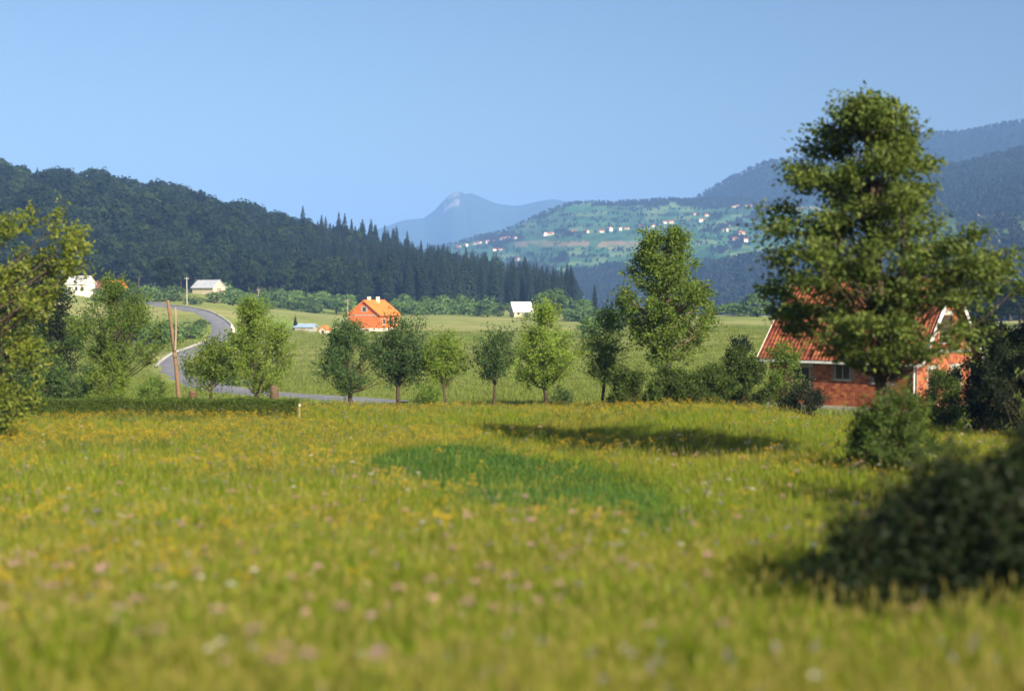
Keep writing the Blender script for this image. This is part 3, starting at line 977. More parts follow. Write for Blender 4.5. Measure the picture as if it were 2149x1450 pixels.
# ------------------------------------------------------------------ other houses
def gabled(name, loc, rz, L, W, H, pitch, wallm, roofm_, label, cat='house', over=0.35, group=None, details=True, depth=0.8):
    root = tag(empty(name, loc, rz), label, cat, group)
    r_ = W / 2 * math.tan(pitch)
    b_ = MB(); prism(b_, L, W, -depth, H, r_ - 0.04); b_.build('wall', M[wallm], root)
    ro = MB(); s_l = (W / 2 + over) / math.cos(pitch); X_ = L / 2 + over
    for s in (-1, 1):
        def sp(x, d, n_): return (x, s * (d * math.cos(pitch) + n_ * math.sin(pitch)), H + r_ - d * math.sin(pitch) + n_ * math.cos(pitch))
        vv = [sp(-X_, 0, -0.02), sp(X_, 0, -0.02), sp(X_, s_l, -0.02), sp(-X_, s_l, -0.02), sp(-X_, 0, 0.16), sp(X_, 0, 0.16), sp(X_, s_l, 0.16), sp(-X_, s_l, 0.16)]
        if s < 0: vv = [vv[3], vv[2], vv[1], vv[0], vv[7], vv[6], vv[5], vv[4]]
        ro.hexa(vv)
    rf = ro.build('roof', M[roofm_], root)
    if details:
        rr = MB(); rr.box((-X_ + 0.02, -0.14, H + r_ + 0.12), (X_ - 0.02, 0.14, H + r_ + 0.27)); rr.build('ridge_cap', M[roofm_], rf)
    return root, rf


def panel(root, name, lo, hi, m):
    b_ = MB(); b_.box(lo, hi); return b_.build(name, M[m], root)


# orange house in the valley
PH = math.radians(24)
oc = at(797, 697, 320)[:2]
OL, OW, OH, OP = 9.0, 7.9, 3.5, math.radians(37)
ax = np.array([math.sin(PH), math.cos(PH)]); right = np.array([math.cos(PH), -math.sin(PH)])
o_c = oc + ax * OL / 2 - right * OW / 2
oh, orf = gabled('orange_house', (o_c[0], o_c[1], hz(*o_c) + 0.3), math.pi / 2 - PH, OL, OW, OH, OP, 'orange_brick', 'orange_roof', 'orange brick house with orange roof and two pale chimneys in the valley', 'house', 0.5)
panel(oh, 'plinth', (-OL / 2 - 0.1, -OW / 2 - 0.1, -1.6), (OL / 2 + 0.1, OW / 2 + 0.1, 0.35), 'white_wall')
panel(oh, 'ring_beam', (-OL / 2 - 0.06, -OW / 2 - 0.06, OH - 0.35), (OL / 2 + 0.06, OW / 2 + 0.06, OH - 0.1), 'concrete')
for xx, yy in ((-1.6, 0.45), (0.8, -0.5)):
    ch = panel(orf, 'chimney', (xx - 0.3, yy - 0.3, OH + 2.3), (xx + 0.3, yy + 0.3, OH + 3.95), 'white_wall')
for xx in (-2.6, 0.2, 2.8):
    w_ = panel(oh, 'window', (xx - 0.6, -OW / 2 - 0.04, 1.2), (xx + 0.6, -OW / 2 - 0.004, 2.5), 'white_paint')
    panel(w_, 'pane', (xx - 0.5, -OW / 2 - 0.055, 1.3), (xx + 0.5, -OW / 2 - 0.044, 2.4), 'dark_glass')
w_ = panel(oh, 'window', (-OL / 2 - 0.05, -0.75, OH + 0.55), (-OL / 2 - 0.004, 0.75, OH + 1.75), 'concrete')
panel(w_, 'pane', (-OL / 2 - 0.07, -0.4, OH + 0.7), (-OL / 2 - 0.052, 0.4, OH + 1.6), 'dark_inside')
g_ = panel(oh, 'door', (-OL / 2 - 0.13, -1.2, -1.55), (-OL / 2 - 0.104, -0.1, 0.25), 'wood_brown')

# white-roofed house by the wood
p = at(1093, 656, 505)
wh, wrf = gabled('white_house', (p[0], p[1], hz(p[0], p[1])), math.radians(17), 6.6, 5.6, 2.2, math.radians(46), 'cream_wall', 'white_roof', 'small house with a bright white roof at the edge of the wood', 'house', 0.45)
panel(wh, 'window', (-2.2, -2.85, 0.8), (-1.3, -2.804, 1.8), 'dark_glass'); panel(wh, 'door', (0.6, -2.85, -0.2), (1.6, -2.804, 1.9), 'wood_brown')
# houses at left
p = at(169, 619, 420)
lh, lrf = gabled('white_house', (p[0], p[1], p[2]), math.radians(-12), 6.4, 5.6, 3.3, math.radians(36), 'white_wall', 'white_roof', 'white walled house with pale roof behind the leafy tree at left', 'house', 0.35)
for xx in (-2, 0.2, 2.2): panel(lh, 'window', (xx - 0.4, -2.85, 1.2), (xx + 0.4, -2.804, 2.4), 'dark_glass')
p = at(212, 616, 440)
lh2, _ = gabled('red_house', (p[0], p[1], p[2]), math.radians(-8), 5.6, 5.5, 1.5, math.radians(38), 'cream_wall', 'dull_roof', 'low house with a dull brown red roof beside the white walled house', 'house', 0.35)
panel(lh2, 'door', (-0.5, -2.8, -0.2), (0.5, -2.754, 1.4), 'wood_brown')
p = at(243, 614, 455)
lh3, _ = gabled('small_house', (p[0], p[1], p[2]), math.radians(50), 4.6, 4.6, 1.7, math.radians(40), 'cream_wall', 'orange_roof', 'small house with a vivid orange roof right of the brown red roof', 'house', 0.35)
panel(lh3, 'door', (-0.5, -2.35, -0.2), (0.5, -2.304, 1.5), 'wood_brown')
p = at(438, 617, 450)
barn, _ = gabled('barn', (p[0], p[1], p[2]), math.radians(-36), 9.6, 5.0, 2.1, math.radians(40), 'cream_wall', 'grey_roof', 'cream barn with a blue grey roof in front of the forest', 'barn', 0.4)
panel(barn, 'door', (4.804, -0.9, -0.2), (4.86, 0.9, 1.9), 'wood_grey')
p = at(642, 697, 300)
shed, _ = gabled('shed', (p[0], p[1], hz(p[0], p[1])), math.radians(-14), 4.0, 2.6, 0.9, math.radians(20), 'concrete', 'blue_roof', 'low shed with light blue roof left of the orange house', 'shed', 0.25)
panel(shed, 'door', (-0.5, -1.36, -0.1), (0.4, -1.304, 0.85), 'wood_grey')
p = at(682, 704, 290)
hut, _ = gabled('hut', (p[0], p[1], hz(p[0], p[1])), math.radians(65), 1.5, 1.7, 0.85, math.radians(35), 'white_wall', 'orange_roof', 'tiny white hut with orange roof just left of the orange house', 'hut', 0.15, depth=0.4)
panel(hut, 'door', (-0.804, -0.3, -0.1), (-0.77, 0.3, 0.7), 'wood_brown')

# village houses on the far slope
VILL = {
    'low': [(978, 516, 'w'), (994, 513, 'r'), (1006, 510, 'r'), (1024, 508, 'w'), (1038, 506, 'r'), (1055, 504, 'w'), (1065, 501, 'r'), (1081, 500, 'r'), (1038, 525, 'w'), (1050, 524, 'r'), (986, 545, 'w'), (994, 546, 'r'), (1012, 549, 'w'), (1087, 546, 'w'), (901, 528, 'r'), (914, 527, 'r'), (962, 519, 'r')],
    'mid': [(1143, 494, 'w'), (1156, 492, 'r'), (1202, 488, 'r'), (1230, 487, 'r'), (1279, 483, 'w'), (1300, 482, 'w'), (1315, 480, 'r'), (1345, 475, 'r'), (1371, 475, 'w'), (1395, 468, 'w'), (1408, 467, 'r'), (1446, 463, 'r'), (1469, 464, 'w'), (1477, 462, 'r'), (1262, 486, 'r')],
    'high': [(1457, 450, 'r'), (1481, 452, 'r'), (1538, 434, 'r'), (1545, 433, 'r'), (1564, 433, 'r'), (1577, 433, 'r'), (1643, 435, 'w')],
    'right': [(1527, 472, 'w'), (1522, 484, 'w'), (1549, 492, 'r'), (1543, 505, 'w'), (1563, 505, 'w'), (1556, 490, 'r')],
}
VTXT = {'low': ('lowest left string of the village slope', 'village houses in the low string on the far slope'),
        'mid': ('middle row across the village slope', 'village houses in the middle row of the far slope'),
        'high': ('topmost row near the village slope crest', 'village houses near the crest of the far slope'),
        'right': ('far cluster beside the big tree crown', 'village houses beside the big tree crown')}
vm = {}
for k_, col_ in (('w', 'white_wall'), ('r', 'cream_wall')):
    r0, rf0 = gabled('village_house', (0, 0, 0), 0, 9.0, 8.0, 4.6 if k_ == 'w' else 3.0, math.radians(34), col_, 'red_roof', 'x', 'house', 0.5, details=False, depth=5)
    vm[k_] = r0
used = set()
for grp, lst in VILL.items():
    for (px_, row_, k_) in lst:
        v = hillA.where(px_, row_ + 2)
        r0 = vm[k_] if k_ not in used else copy_tree(vm[k_])
        used.add(k_)
        r0.location = (v[0], v[1], v[2] + 0.5); s_ = random.uniform(0.65, 0.98); r0.scale = (s_ * 1.1, s_, s_)
        r0.rotation_euler = (0, 0, random.uniform(-1.2, 0.4))
        txt, g_ = VTXT[grp]
        tag(r0, ('tall white house with red roof in the ' if k_ == 'w' else 'low house with broad red roof in the ') + txt, 'house', g_)
for (px_, row_) in ((2046, 457), (2089, 459)):
    v = hillD.where(px_, row_)
    r0 = copy_tree(vm['r']); r0.location = (v[0], v[1], v[2] + 0.5); r0.scale = (0.7, 0.7, 0.7)
    tag(r0, 'red roofed house above the small fields right of the big tree', 'house', 'houses above the fields at right')

# ------------------------------------------------------------------ forest trees
def spruce_mb(seed, H=20.0, R=3.0):
    rng = np.random.default_rng(seed); b_ = MB()
    b_.tube([(0, 0, -1), (0, 0, H * 0.5), (0, 0, H * 0.97)], [0.28, 0.17, 0.03], 5, 1)
    n_ = 330
    f = rng.random(n_) ** 0.8
    z = H * (0.06 + 0.93 * f)
    r_ = R * (1 - f) ** 0.85 * rng.uniform(0.65, 1.12, n_) + 0.22
    az = rng.random(n_) * 6.283
    o_ = np.stack([np.cos(az), np.sin(az), np.zeros(n_)], 1); s_ = np.stack([-np.sin(az), np.cos(az), np.zeros(n_)], 1)
    P0 = np.stack([np.zeros(n_), np.zeros(n_), z + r_ * 0.12], 1)
    w = (0.32 + 0.28 * r_)[:, None] * rng.uniform(0.7, 1.2, (n_, 1)) * 0.55
    mid = P0 + o_ * (r_ * 0.55)[:, None] - np.array([0, 0, 1]) * (r_ * 0.14)[:, None]
    tip = P0 + o_ * r_[:, None] - np.array([0, 0, 1]) * (r_ * 0.42)[:, None]
    dn = -np.array([0, 0, 1]) * 0.35
    v = np.stack([P0 + o_ * 0.1, mid + s_ * w + dn * w, tip, mid - s_ * w + dn * w, mid + np.array([0, 0, 1]) * w * 0.35], 1)
    k = np.arange(n_)[:, None] * 5
    b_.add(v, np.concatenate([k + np.array([[0, 1, 4]]), k + np.array([[1, 2, 4]]), k + np.array([[2, 3, 4]]), k + np.array([[3, 0, 4]])]), 0)
    tb = np.array([0, 0, H]); b_.add([tb, tb + (0.25, 0, -1.6), tb + (-0.2, 0.2, -1.6), tb + (-.1, -.25, -1.6)], [(0, 1, 2), (0, 2, 3), (0, 3, 1)], 0)
    return b_


def round_mb(seed, H=18.0, R=4.5, n_=620, size=0.95, low=0.18, lobes=9, flat=0.8):
    rng = np.random.default_rng(seed); b_ = MB()
    b_.tube([(0, 0, -1), (0.1, 0, H * 0.3), (0, 0.1, H * 0.7)], [0.3, 0.22, 0.05], 5, 1)
    lc = rng.normal(0, 1, (lobes, 3)); lc = norm(lc)
    lc = lc * np.array([R * 0.55, R * 0.55, H * (1 - low) * 0.30]) + np.array([0, 0, H * (0.52 + low * 0.4)])
    lr = rng.uniform(0.38, 0.62, lobes) * R
    for i in range(min(lobes, 5)):
        b_.tube([(0, 0, H * 0.3), lc[i]], [0.12, 0.04], 4, 1)
    w = rng.integers(0, lobes, n_)
    d = norm(rng.normal(0, 1, (n_, 3))); d[:, 2] = np.where(d[:, 2] < -0.4, -d[:, 2] * 0.5, d[:, 2]); d = norm(d)
    P = lc[w] + d * (lr[w] * rng.uniform(0.6, 1.08, n_))[:, None] * np.array([1, 1, flat + 0.25])
    axis = norm(np.cross(d, rng.normal(0, 1, (n_, 3))) + d * 0.18 + rng.normal(0, 0.14, (n_, 3)))
    b = norm(np.cross(axis, d + rng.normal(0, 0.28, (n_, 3)))); nn = np.cross(axis, b)
    L = (size * rng.uniform(0.6, 1.4, n_))[:, None]
    v = np.stack([P - axis * L * 0.5, P + b * L * 0.42, P + axis * L * 0.55, P - b * L * 0.42], 1) + nn[:, None] * 0
    v[:, 1] += nn * L * 0.18; v[:, 3] += nn * L * 0.18
    b_.add(v, np.arange(n_ * 4).reshape(-1, 4), 0)
    return b_


SPR = [spruce_mb(100 + i, 18 + i, 3.3 + 0.4 * i).mesh('spruce', [M['needle'], M['bark']]) for i in range(4)]
RND = [round_mb(200 + i, 15.5 + i % 3, 4.6 + 0.4 * (i % 4), 560, 1.15, 0.12, 6 + i).mesh('broadleaf', [M[('leaf_forest', 'leaf_forest_pale', 'leaf_forest_deep')[i % 3]], M['bark']]) for i in range(7)]
xs, ys = np.meshgrid(np.arange(-620, 120, 7.2), np.arange(480, 1220, 7.2))
xs = xs.ravel() + RNG.uniform(-2.8, 2.8, xs.size); ys = ys.ravel() + RNG.uniform(-2.8, 2.8, ys.size)
ps = CXP + FPX * xs / ys
ok = (ps > -450) & (ps < 1215) & (ys > BASE_D(ps) + 4) & (ys < RIDGE_D(ps) + 25)
xs, ys, ps = xs[ok], ys[ok], ps[ok]
zs_ = height(xs, ys)
conif = fbm(xs * 0.012, ys * 0.012, 3) + np.clip((ps - 620) / 900, -0.12, 0.28) + RNG.normal(0, 0.08, len(xs)) > 0.54
order = np.argsort(ys + np.where((ps > 0) & (ps < 1200), 0, 500))
nfor = {True: 0, False: 0}
rest = {True: [], False: []}
for i in order:
    cf = bool(conif[i]); s_ = random.triangular(0.62, 1.38, 0.92) * (0.85 + 0.3 * (zs_[i] > 20))
    if cf and ys[i] > RIDGE_D(ps[i]) - 90: s_ *= 0.68
    if nfor[cf] < 290:
        nfor[cf] += 1
        kd_ = random.randrange(len(SPR if cf else RND))
        o = link('spruce_tree' if cf else 'forest_tree', (SPR if cf else RND)[kd_])
        o.location = (xs[i], ys[i], zs_[i]); o.rotation_euler = (0, 0, random.random() * 6.28); o.scale = (s_ * random.uniform(0.85, 1.15), s_, s_)
        wh_ = ('behind the barn at left', 'above the road bend', 'behind the orange house', 'between the orange and white roofed houses', 'behind the white roofed house')[int(np.searchsorted([330, 700, 850, 1030], ps[i]))]
        if cf: wd_ = ('slim ', 'broad ')[kd_ // 2]; tag(o, wd_ + 'dark pointed spruce at the lower forest edge ' + wh_, 'tree', wd_ + 'spruces at the lower forest edge ' + wh_)
        else: tn_ = ('mid green', 'paler green', 'deepest green')[kd_ % 3]; tag(o, tn_ + ' round crowned tree at the lower forest edge ' + wh_, 'tree', tn_ + ' leafy trees at the lower forest edge ' + wh_)
    else:
        rest[cf].append((xs[i], ys[i], zs_[i], s_))
for cf, nm, pr, lb in ((True, 'spruce_forest', SPR, 'dark spruces massed over the wooded slope at left'), (False, 'leafy_forest', RND, 'dark leafy trees massed over the wooded slope at left')):
    a = np.array(rest[cf])
    pr_o = [bpy.data.objects.new('forest_kind', m_) for m_ in pr]
    scatter(nm, a[:, :3], zrot(len(a)), a[:, 3], pr_o, lb)

# trees on the far hills: hedgerows and woods
FARP = []
for i in range(3):
    FARP.append(bpy.data.objects.new('far_kind', round_mb(300 + i, 13, 4.6, 90, 2.5, 0.1, 6).mesh('far_tree', [M['leaf_far'], M['bark']])))
pts, sizes = [], []
rng = np.random.default_rng(5)
for h_, cnt in ((hillA, 22000), (hillB, 2600), (hillC, 2600), (hillD, 5200), (hillE, 4200)):
    p_ = rng.uniform(max(h_.p0, 850), min(h_.p1, 2300), cnt); t_ = rng.uniform(0.03, 1.0, cnt) ** (0.7 if h_ in (hillB, hillC) else 1)
    extra = rng.uniform(max(h_.p0, 850), min(h_.p1, 2300), 420)
    p_ = np.concatenate([p_, extra]); t_ = np.concatenate([t_, np.full(420, 0.995)])
    v = h_.point(p_, t_); r_ = row_of(v)
    if h_ is hillA:
        m_ = hillA_mask(p_, r_)
        line = np.abs(np.sin(r_ * 0.26 + 3 * fbm(p_ * 0.012, r_ * 0.02, 2))) < 0.22
        k_ = (m_ > 0.60) | (line & (rng.random(len(p_)) < 0.55)) | (rng.random(len(p_)) < 0.035) | (t_ > 0.99)
        tan_ = (np.abs(r_ - 512) < 10) & (p_ > 1070) & (p_ < 1350)
        k_ &= ~tan_ & (r_ < 650)
    elif h_ is hillD:
        k_ = ~((r_ > 455) & (r_ < 540) & (fbm(p_ * 0.03, r_ * 0.09, 2) > 0.42)) | (rng.random(len(p_)) < 0.12)
    else:
        k_ = np.ones(len(p_), bool)
    pts.append(v[k_]); sizes.append(np.where(h_ is hillA, 0.55, 1.0) * rng.uniform(0.55, 1.25, int(k_.sum())))
pts = np.concatenate(pts)
scatter('hillside_woods', pts, zrot(len(pts)), np.concatenate(sizes), FARP, 'woods and hedgerows covering the hills across the valley')

# ------------------------------------------------------------------ shrubs and trees in the middle distance
MIDP = [round_mb(400 + i, 6.0, 2.6 + 0.3 * i, 520, 0.55, 0.0, 8, 0.75).mesh('mid_shrub', [M['leaf_mid'], M['bark']]) for i in range(4)]
MIDF = round_mb(420, 11.0, 4.2, 900, 0.62, 0.15, 10).mesh('mid_tree', [M['leaf_mid'], M['bark']])
MIDD = round_mb(421, 11.0, 4.0, 900, 0.62, 0.15, 10).mesh('dark_tree', [M['leaf_forest'], M['bark']])


def mid(name, px_, D, w_px, h_px, label, group=None, me=None, cat='shrub', ref=(6.0, 6.0)):
    x, y, z = base(px_, D)
    o = link(name, me or random.choice(MIDP)); o.location = (x, y, z - 0.1 - (0.12 * h_px / FPX * D if cat == 'shrub' else 0))
    sx = w_px / FPX * D / ref[0]; sz = h_px / FPX * D / ref[1]
    o.scale = (sx, sx, sz); o.rotation_euler = (0, 0, random.random() * 6.28)
    return tag(o, label, cat, group)


G1 = 'light green shrubs along the foot of the forest'
x_ = 470
while x_ < 1055:
    if not (735 < x_ < 822):
        mid('field_shrub', x_ + random.uniform(-6, 6), random.uniform(490, 530), random.uniform(42, 66), random.uniform(26, 42), 'light green shrub along the forest foot ' + ('left of the orange house' if x_ < 740 else 'right of the orange house'), 'light green shrubs ' + ('left of the orange house' if x_ < 740 else 'right of the orange house'))
    x_ += random.uniform(14, 20)
x_ = 560
while x_ < 1040:
    if not (735 < x_ < 822):
        mid('field_shrub', x_, random.uniform(515, 540), random.uniform(40, 60), random.uniform(34, 50), 'light green shrub along the forest foot ' + ('left of the orange house' if x_ < 740 else 'right of the orange house'), 'light green shrubs ' + ('left of the orange house' if x_ < 740 else 'right of the orange house'))
    x_ += random.uniform(24, 34)
for (px_, D, w_, h_) in ((255, 410, 60, 30), (290, 405, 60, 40), (330, 420, 60, 42), (368, 415, 52, 40), (412, 400, 46, 22), (452, 415, 58, 30), (488, 430, 60, 42), (520, 440, 60, 34), (560, 450, 50, 32), (215, 390, 60, 34), (130, 380, 60, 36), (80, 380, 70, 40)):
    mid('field_shrub', px_, D, w_, h_, 'green shrub behind the road around the small hillside houses', 'shrubs around the hillside houses')
mid('field_tree', 350, 440, 70, 84, 'spreading dark tree behind the wooden pole near the barn', None, MIDD, 'tree', (8.5, 11))
mid('field_tree', 215, 460, 60, 70, 'dark tree behind the dull red roof at left', None, MIDD, 'tree', (8.5, 11))
for i, (px_, D, w_, h_, l_) in enumerate(((1172, 470, 80, 62, 'round leafy tree standing just right of the white roofed house'), (1225, 450, 60, 44, 'small round tree between the white roofed house and lone spruce'), (1140, 520, 40, 46, 'narrow tree close behind the white roofed house'))):
    mid('field_tree', px_, D, w_, h_, l_, None, MIDF, 'tree', (8.5, 11))
for (px_, D, w_, h_) in ((1215, 420, 70, 34), (1258, 400, 70, 36), (1290, 380, 80, 36), (1185, 440, 60, 30), (1320, 420, 80, 34), (1110, 490, 30, 13), (1290, 300, 70, 60), (1245, 330, 60, 34)):
    mid('field_shrub', px_, D, w_, h_, 'bushy green shrub right of the white roofed house', 'shrubs right of the white roofed house')
mid('field_shrub', 1235, 250, 60, 50, 'green shrub in the field behind the thin dark fruit tree', None)
for (px_, D, w_, h_) in ((1530, 460, 60, 30), (1500, 470, 60, 26), (1560, 440, 70, 36), (1590, 400, 80, 60)):
    mid('field_shrub', px_, D, w_, h_, 'dull green shrub at the far edge of the field left of the brick house', 'shrubs at the far field edge by the brick house')


for (px_, D, w_, h_) in ((1965, 330, 90, 70), (2010, 380, 90, 84), (2055, 340, 100, 78), (2100, 390, 100, 96), (2140, 330, 110, 84), (2190, 380, 110, 100), (2240, 340, 110, 90), (2120, 470, 120, 92), (2040, 480, 110, 84), (1980, 470, 100, 80), (2290, 400, 120, 100)):
    mid('field_tree', px_, D, w_, h_, 'dark tree of the grove beyond the gable of the brick house', 'trees of the grove beyond the brick house', MIDD, 'tree', (8.5, 11))


def spruce(px_, D, h_px, label, wide=1.0, drop=0):
    x, y, z = base(px_, D)
    o = link('spruce_tree', random.choice(SPR)); o.location = (x, y, z - drop)
    s_ = h_px / FPX * D / 20; o.scale = (s_ * wide, s_ * wide, s_)
    tag(o, label, 'tree')


spruce(1248, 560, 70, 'lone dark spruce right of the white roofed house', 1.0)
spruce(620, 300, 32, 'small dark spruce beside the blue roofed shed', 1.2)
spruce(643, 515, 52, 'slim green spruce at the foot of the forest above the shed', 0.7)
spruce(1130, 560, 62, 'dark spruce directly behind the white roofed house', 0.9)
spruce(1185, 600, 62, 'dark spruce standing behind the round leafy tree', 0.9)

# shaded bank with bushes inside the road bend
for (px_, D, w_, h_) in ((395, 262, 70, 46), (360, 258, 80, 54), (320, 255, 80, 58), (280, 250, 80, 60), (425, 285, 40, 22)):
    mid('bank_shrub', px_, D, w_, h_, 'green bush on the bank inside the upper road bend', 'bushes inside the upper road bend')
for (px_, D, w_, h_) in ((440, 158, 60, 22), (475, 150, 70, 20), (410, 172, 46, 24), (450, 190, 70, 26), (500, 135, 90, 16)):
    mid('bank_shrub', px_, D, w_, h_, 'low bush on the bank inside the lower road bend', 'bushes inside the lower road bend')


# utility poles
def utility(px_, D, h_, label, m):
    r = tag(empty('utility_pole', base(px_, D)), label, 'utility pole')
    b_ = MB(); b_.tube([(0, 0, -0.5), (0, 0, h_)], [0.16, 0.11], 8); b_.build('pole', M[m], r, True)
    b_ = MB(); b_.box((-0.6, -0.05, h_ - 0.5), (0.6, 0.05, h_ - 0.38)); b_.build('crossarm', M[m], r)
    for xx in (-0.5, 0.5):
        b_ = MB(); b_.tube([(xx, 0, h_ - 0.38), (xx, 0, h_ - 0.2)], 0.04, 6); b_.build('insulator', M['white_paint'], r)


utility(393, 385, 7.6, 'pale concrete utility pole beside the upper road', 'concrete')
utility(543, 480, 6.5, 'thin wooden utility pole among shrubs right of the barn', 'wood_grey')
utility(730, 350, 7.0, 'thin grey utility pole just left of the orange house', 'wood_grey')

# ------------------------------------------------------------------ near trees and bushes
def big_env(z, a):
    rows = [0.0, 0.106, 0.25, 0.39, 0.495, 0.62, 0.725, 0.85, 0.94, 1.0]
    Lp = [60, 205, 255, 255, 235, 180, 160, 122, 62, 10]
    Rp = [60, 215, 258, 262, 210, 150, 118, 82, 40, 10]
    l_ = np.interp(z, rows, Lp); r_ = np.interp(z, rows, Rp)
    w = 0.5 + 0.5 * math.cos(a)
    m_ = (l_ * (1 - w) + r_ * w) * BD / 2985
    return m_ * (0.92 + 0.12 * math.sin(3 * a + 9 * z) + 0.10 * math.sin(5 * a - 13 * z))


BD = 38.5
BT = base(1862, BD)
plant_tree('pear_tree', BT, 11, 'tall tree with layered dark green crown in front of the brick house', 'tree', 'leaf_pear', 'bark', H=at(1800, 220, BD)[2] - BT[2],
           clear=at(1850, 765, BD)[2] - BT[2], env=big_env, clumps=210, shoots=7, per=28, leaf=0.145, upright=0.16, limb=0.55, limb_r=0.18, trunk_r=0.2, lean=(-0.66, 0), shoot_len=0.6, spread=0.42, flat=0.34, tier=1.3, forks=((1.55, -0.55, -0.25, 5.2, 0.1), (3.1, 0.5, -0.1, 7.6, 0.1), (3.6, -0.45, 0.2, 8.6, 0.09)), wob=0.04, shell=0.8)


def walnut_env(z, a):
    r_ = np.interp(z, [0, 0.1, 0.28, 0.5, 0.75, 0.93, 1], [0.9, 1.9, 2.35, 2.05, 1.35, 0.65, 0.2])
    return r_ * (0.95 + 0.13 * math.sin(3 * a + 8 * z) + 0.1 * math.sin(5 * a - 11 * z))


W_ = base(1402, 69)
plant_tree('walnut_tree', W_, 12, 'tall bright green tree with pointed crown rising above the bushes', 'tree', 'leaf_walnut', 'bark_pale', H=at(1385, 492, 69)[2] - W_[2],
           clear=at(1400, 745, 69)[2] - W_[2], env=walnut_env, clumps=100, shoots=7, per=34, leaf=0.15, upright=0.4, limb=0.4, trunk_r=0.17, shoot_len=0.6, wob=0.04, lean=(-0.2, 0))

ORCH = [  # px, D, top row, clear row, half width px, low, leaf material, clumps, label, seed, upright
    (735, 70.5, 688, 818, 80, 0.24, 'leaf_plum_dark', 64, 'broad dark green fruit tree just below the orange house', 21, 0.8),
    (838, 71, 683, 806, 62, 0.34, 'leaf_plum_dark', 54, 'dark green fruit tree with straight trunk right of the broadest one', 22, 0.9),
    (936, 71, 722, 808, 47, 0.4, 'leaf_plum_bright', 40, 'light green small fruit tree fourth from right in the row', 23, 1.0),
    (1037, 70, 718, 800, 32, 0.35, 'leaf_plum_dark', 30, 'smallest slender dark fruit tree in the middle of the row', 24, 0.9),
    (1147, 71, 655, 810, 76, 0.2, 'leaf_plum_bright', 72, 'bright yellow green fruit tree with tall pointed top', 25, 0.9),
    (1268, 72, 672, 796, 38, 0.4, 'leaf_plum', 34, 'thin sparse fruit tree left of the tall pointed crown', 26, 1.1),
    (538, 70, 648, 824, 68, 0.25, 'leaf_plum_bright', 66, 'dense bright green tree behind the right end of the hedge', 27, 0.9),
    (440, 70.5, 732, 815, 42, 0.45, 'leaf_plum_bright', 36, 'small light green tree just right of the leaning wooden pole', 28, 0.9),
    (252, 68, 600, 790, 98, 0.45, 'leaf_plum', 92, 'large bushy green tree left of the leaning wooden pole', 29, 0.9),
]
for (px_, D, top, clr, hw, low, lm, cl, lab, sd, up) in ORCH:
    b0 = base(px_, D)
    H_ = at(px_, top, D)[2] - b0[2]; cz = max(0.35, at(px_, clr, D)[2] - b0[2])
    plant_tree('fruit_tree', b0, sd, lab, 'tree', lm, 'bark', 'fruit trees in a row along the meadow edge', H=H_, clear=cz, env=oval(hw / FPX * D * 0.90, low, (0.6, 0.9, 0.75)[sd % 3], (-0.15, 0.12, 0.0, 0.2)[sd % 4], sd), clumps=cl, shoots=7, per=25, leaf=0.115,
               upright=up, trunk_r=0.085 if hw < 60 else 0.12, shoot_len=(0.75, 0.55, 0.85, 0.65)[sd % 4], spread=0.36, wob=0.09, shell=0.72, top=0.8, lean=((0.25, -0.2, 0.1, -0.3)[sd % 4], 0))


def bush(name, px_, D, w_px, h_px, label, lm='leaf_bush', clumps=40, per=30, leaf=0.11, seed=0, group=None, shoots=6, low=0.4, cat='bush', sl=0.4, up=0.6, p=0.5):
    b0 = base(px_, D)
    H_ = h_px / FPX * D
    w, f = tree_parts(seed, H=H_, clear=H_ * 0.06, env=oval(w_px / 2 / FPX * D * 0.85, low, p, 0, seed), clumps=clumps, shoots=shoots, per=per, leaf=leaf, upright=up, trunk_r=0.07, shoot_len=sl, spread=0.6, stems=w_px / FPX * D * 0.08, shell=0.8, wob=0.02)
    root = tag(empty(name, b0), label, cat, group)
    w.build('stems', M['bark'], root, True); f.build('foliage', M[lm], root)
    return root


bush('bush', 1322, 65, 105, 78, 'rounded green bush at the left end below the walnut crown', 'leaf_bush', 36, 32, 0.11, 41)
bush('bush', 1398, 65.5, 115, 84, 'green bush around the foot of the walnut trunk', 'leaf_bush', 38, 32, 0.11, 42)
bush('bush', 1478, 66, 125, 82, 'green bush right of the walnut trunk', 'leaf_bush', 38, 32, 0.11, 43)
bush('bush', 1560, 68, 130, 118, 'tall bright bush in front of the left corner of the brick house', 'leaf_bush', 50, 34, 0.11, 44)
bush('bush', 1640, 71, 90, 140, 'light green leafy shrub covering the left wall end of the brick house', 'leaf_walnut', 34, 26, 0.11, 45, up=0.9)
bush('bush', 1555, 92, 90, 110, 'dark bush beyond the bright one left of the brick house', 'leaf_dark_shade', 34, 30, 0.15, 46)
bush('bush', 1690, 68, 78, 62, 'small dark bush against the front wall of the brick house', 'leaf_dark_shade', 26, 30, 0.10, 47)
bush('bush', 1878, 36.0, 195, 182, 'dense dark bush around the foot of the big tree', 'leaf_bush', 60, 46, 0.085, 48, low=0.45)
bush('bush', 1985, 60, 110, 120, 'dark leafy bush at the gable end of the brick house', 'leaf_bush', 44, 34, 0.11, 49)
bush('bush', 2075, 56, 170, 235, 'tall very dark bush right of the brick house', 'leaf_dark_shade', 80, 40, 0.11, 50, up=0.7)
bush('bush', 2180, 52, 210, 270, 'tallest very dark bush at the right edge behind the lit grass', 'leaf_dark_shade', 80, 40, 0.11, 51)
bush('bush', 1860, 15.6, 260, 235, 'low dark spreading bush nearest the camera reaching out over the meadow', 'leaf_dark_shade', 46, 26, 0.095, 52, low=0.5, sl=0.42)
bush('bush', 2040, 15.8, 420, 310, 'big dark bush at the lower right of the meadow', 'leaf_dark_shade', 80, 32, 0.10, 53, low=0.5, sl=0.5)
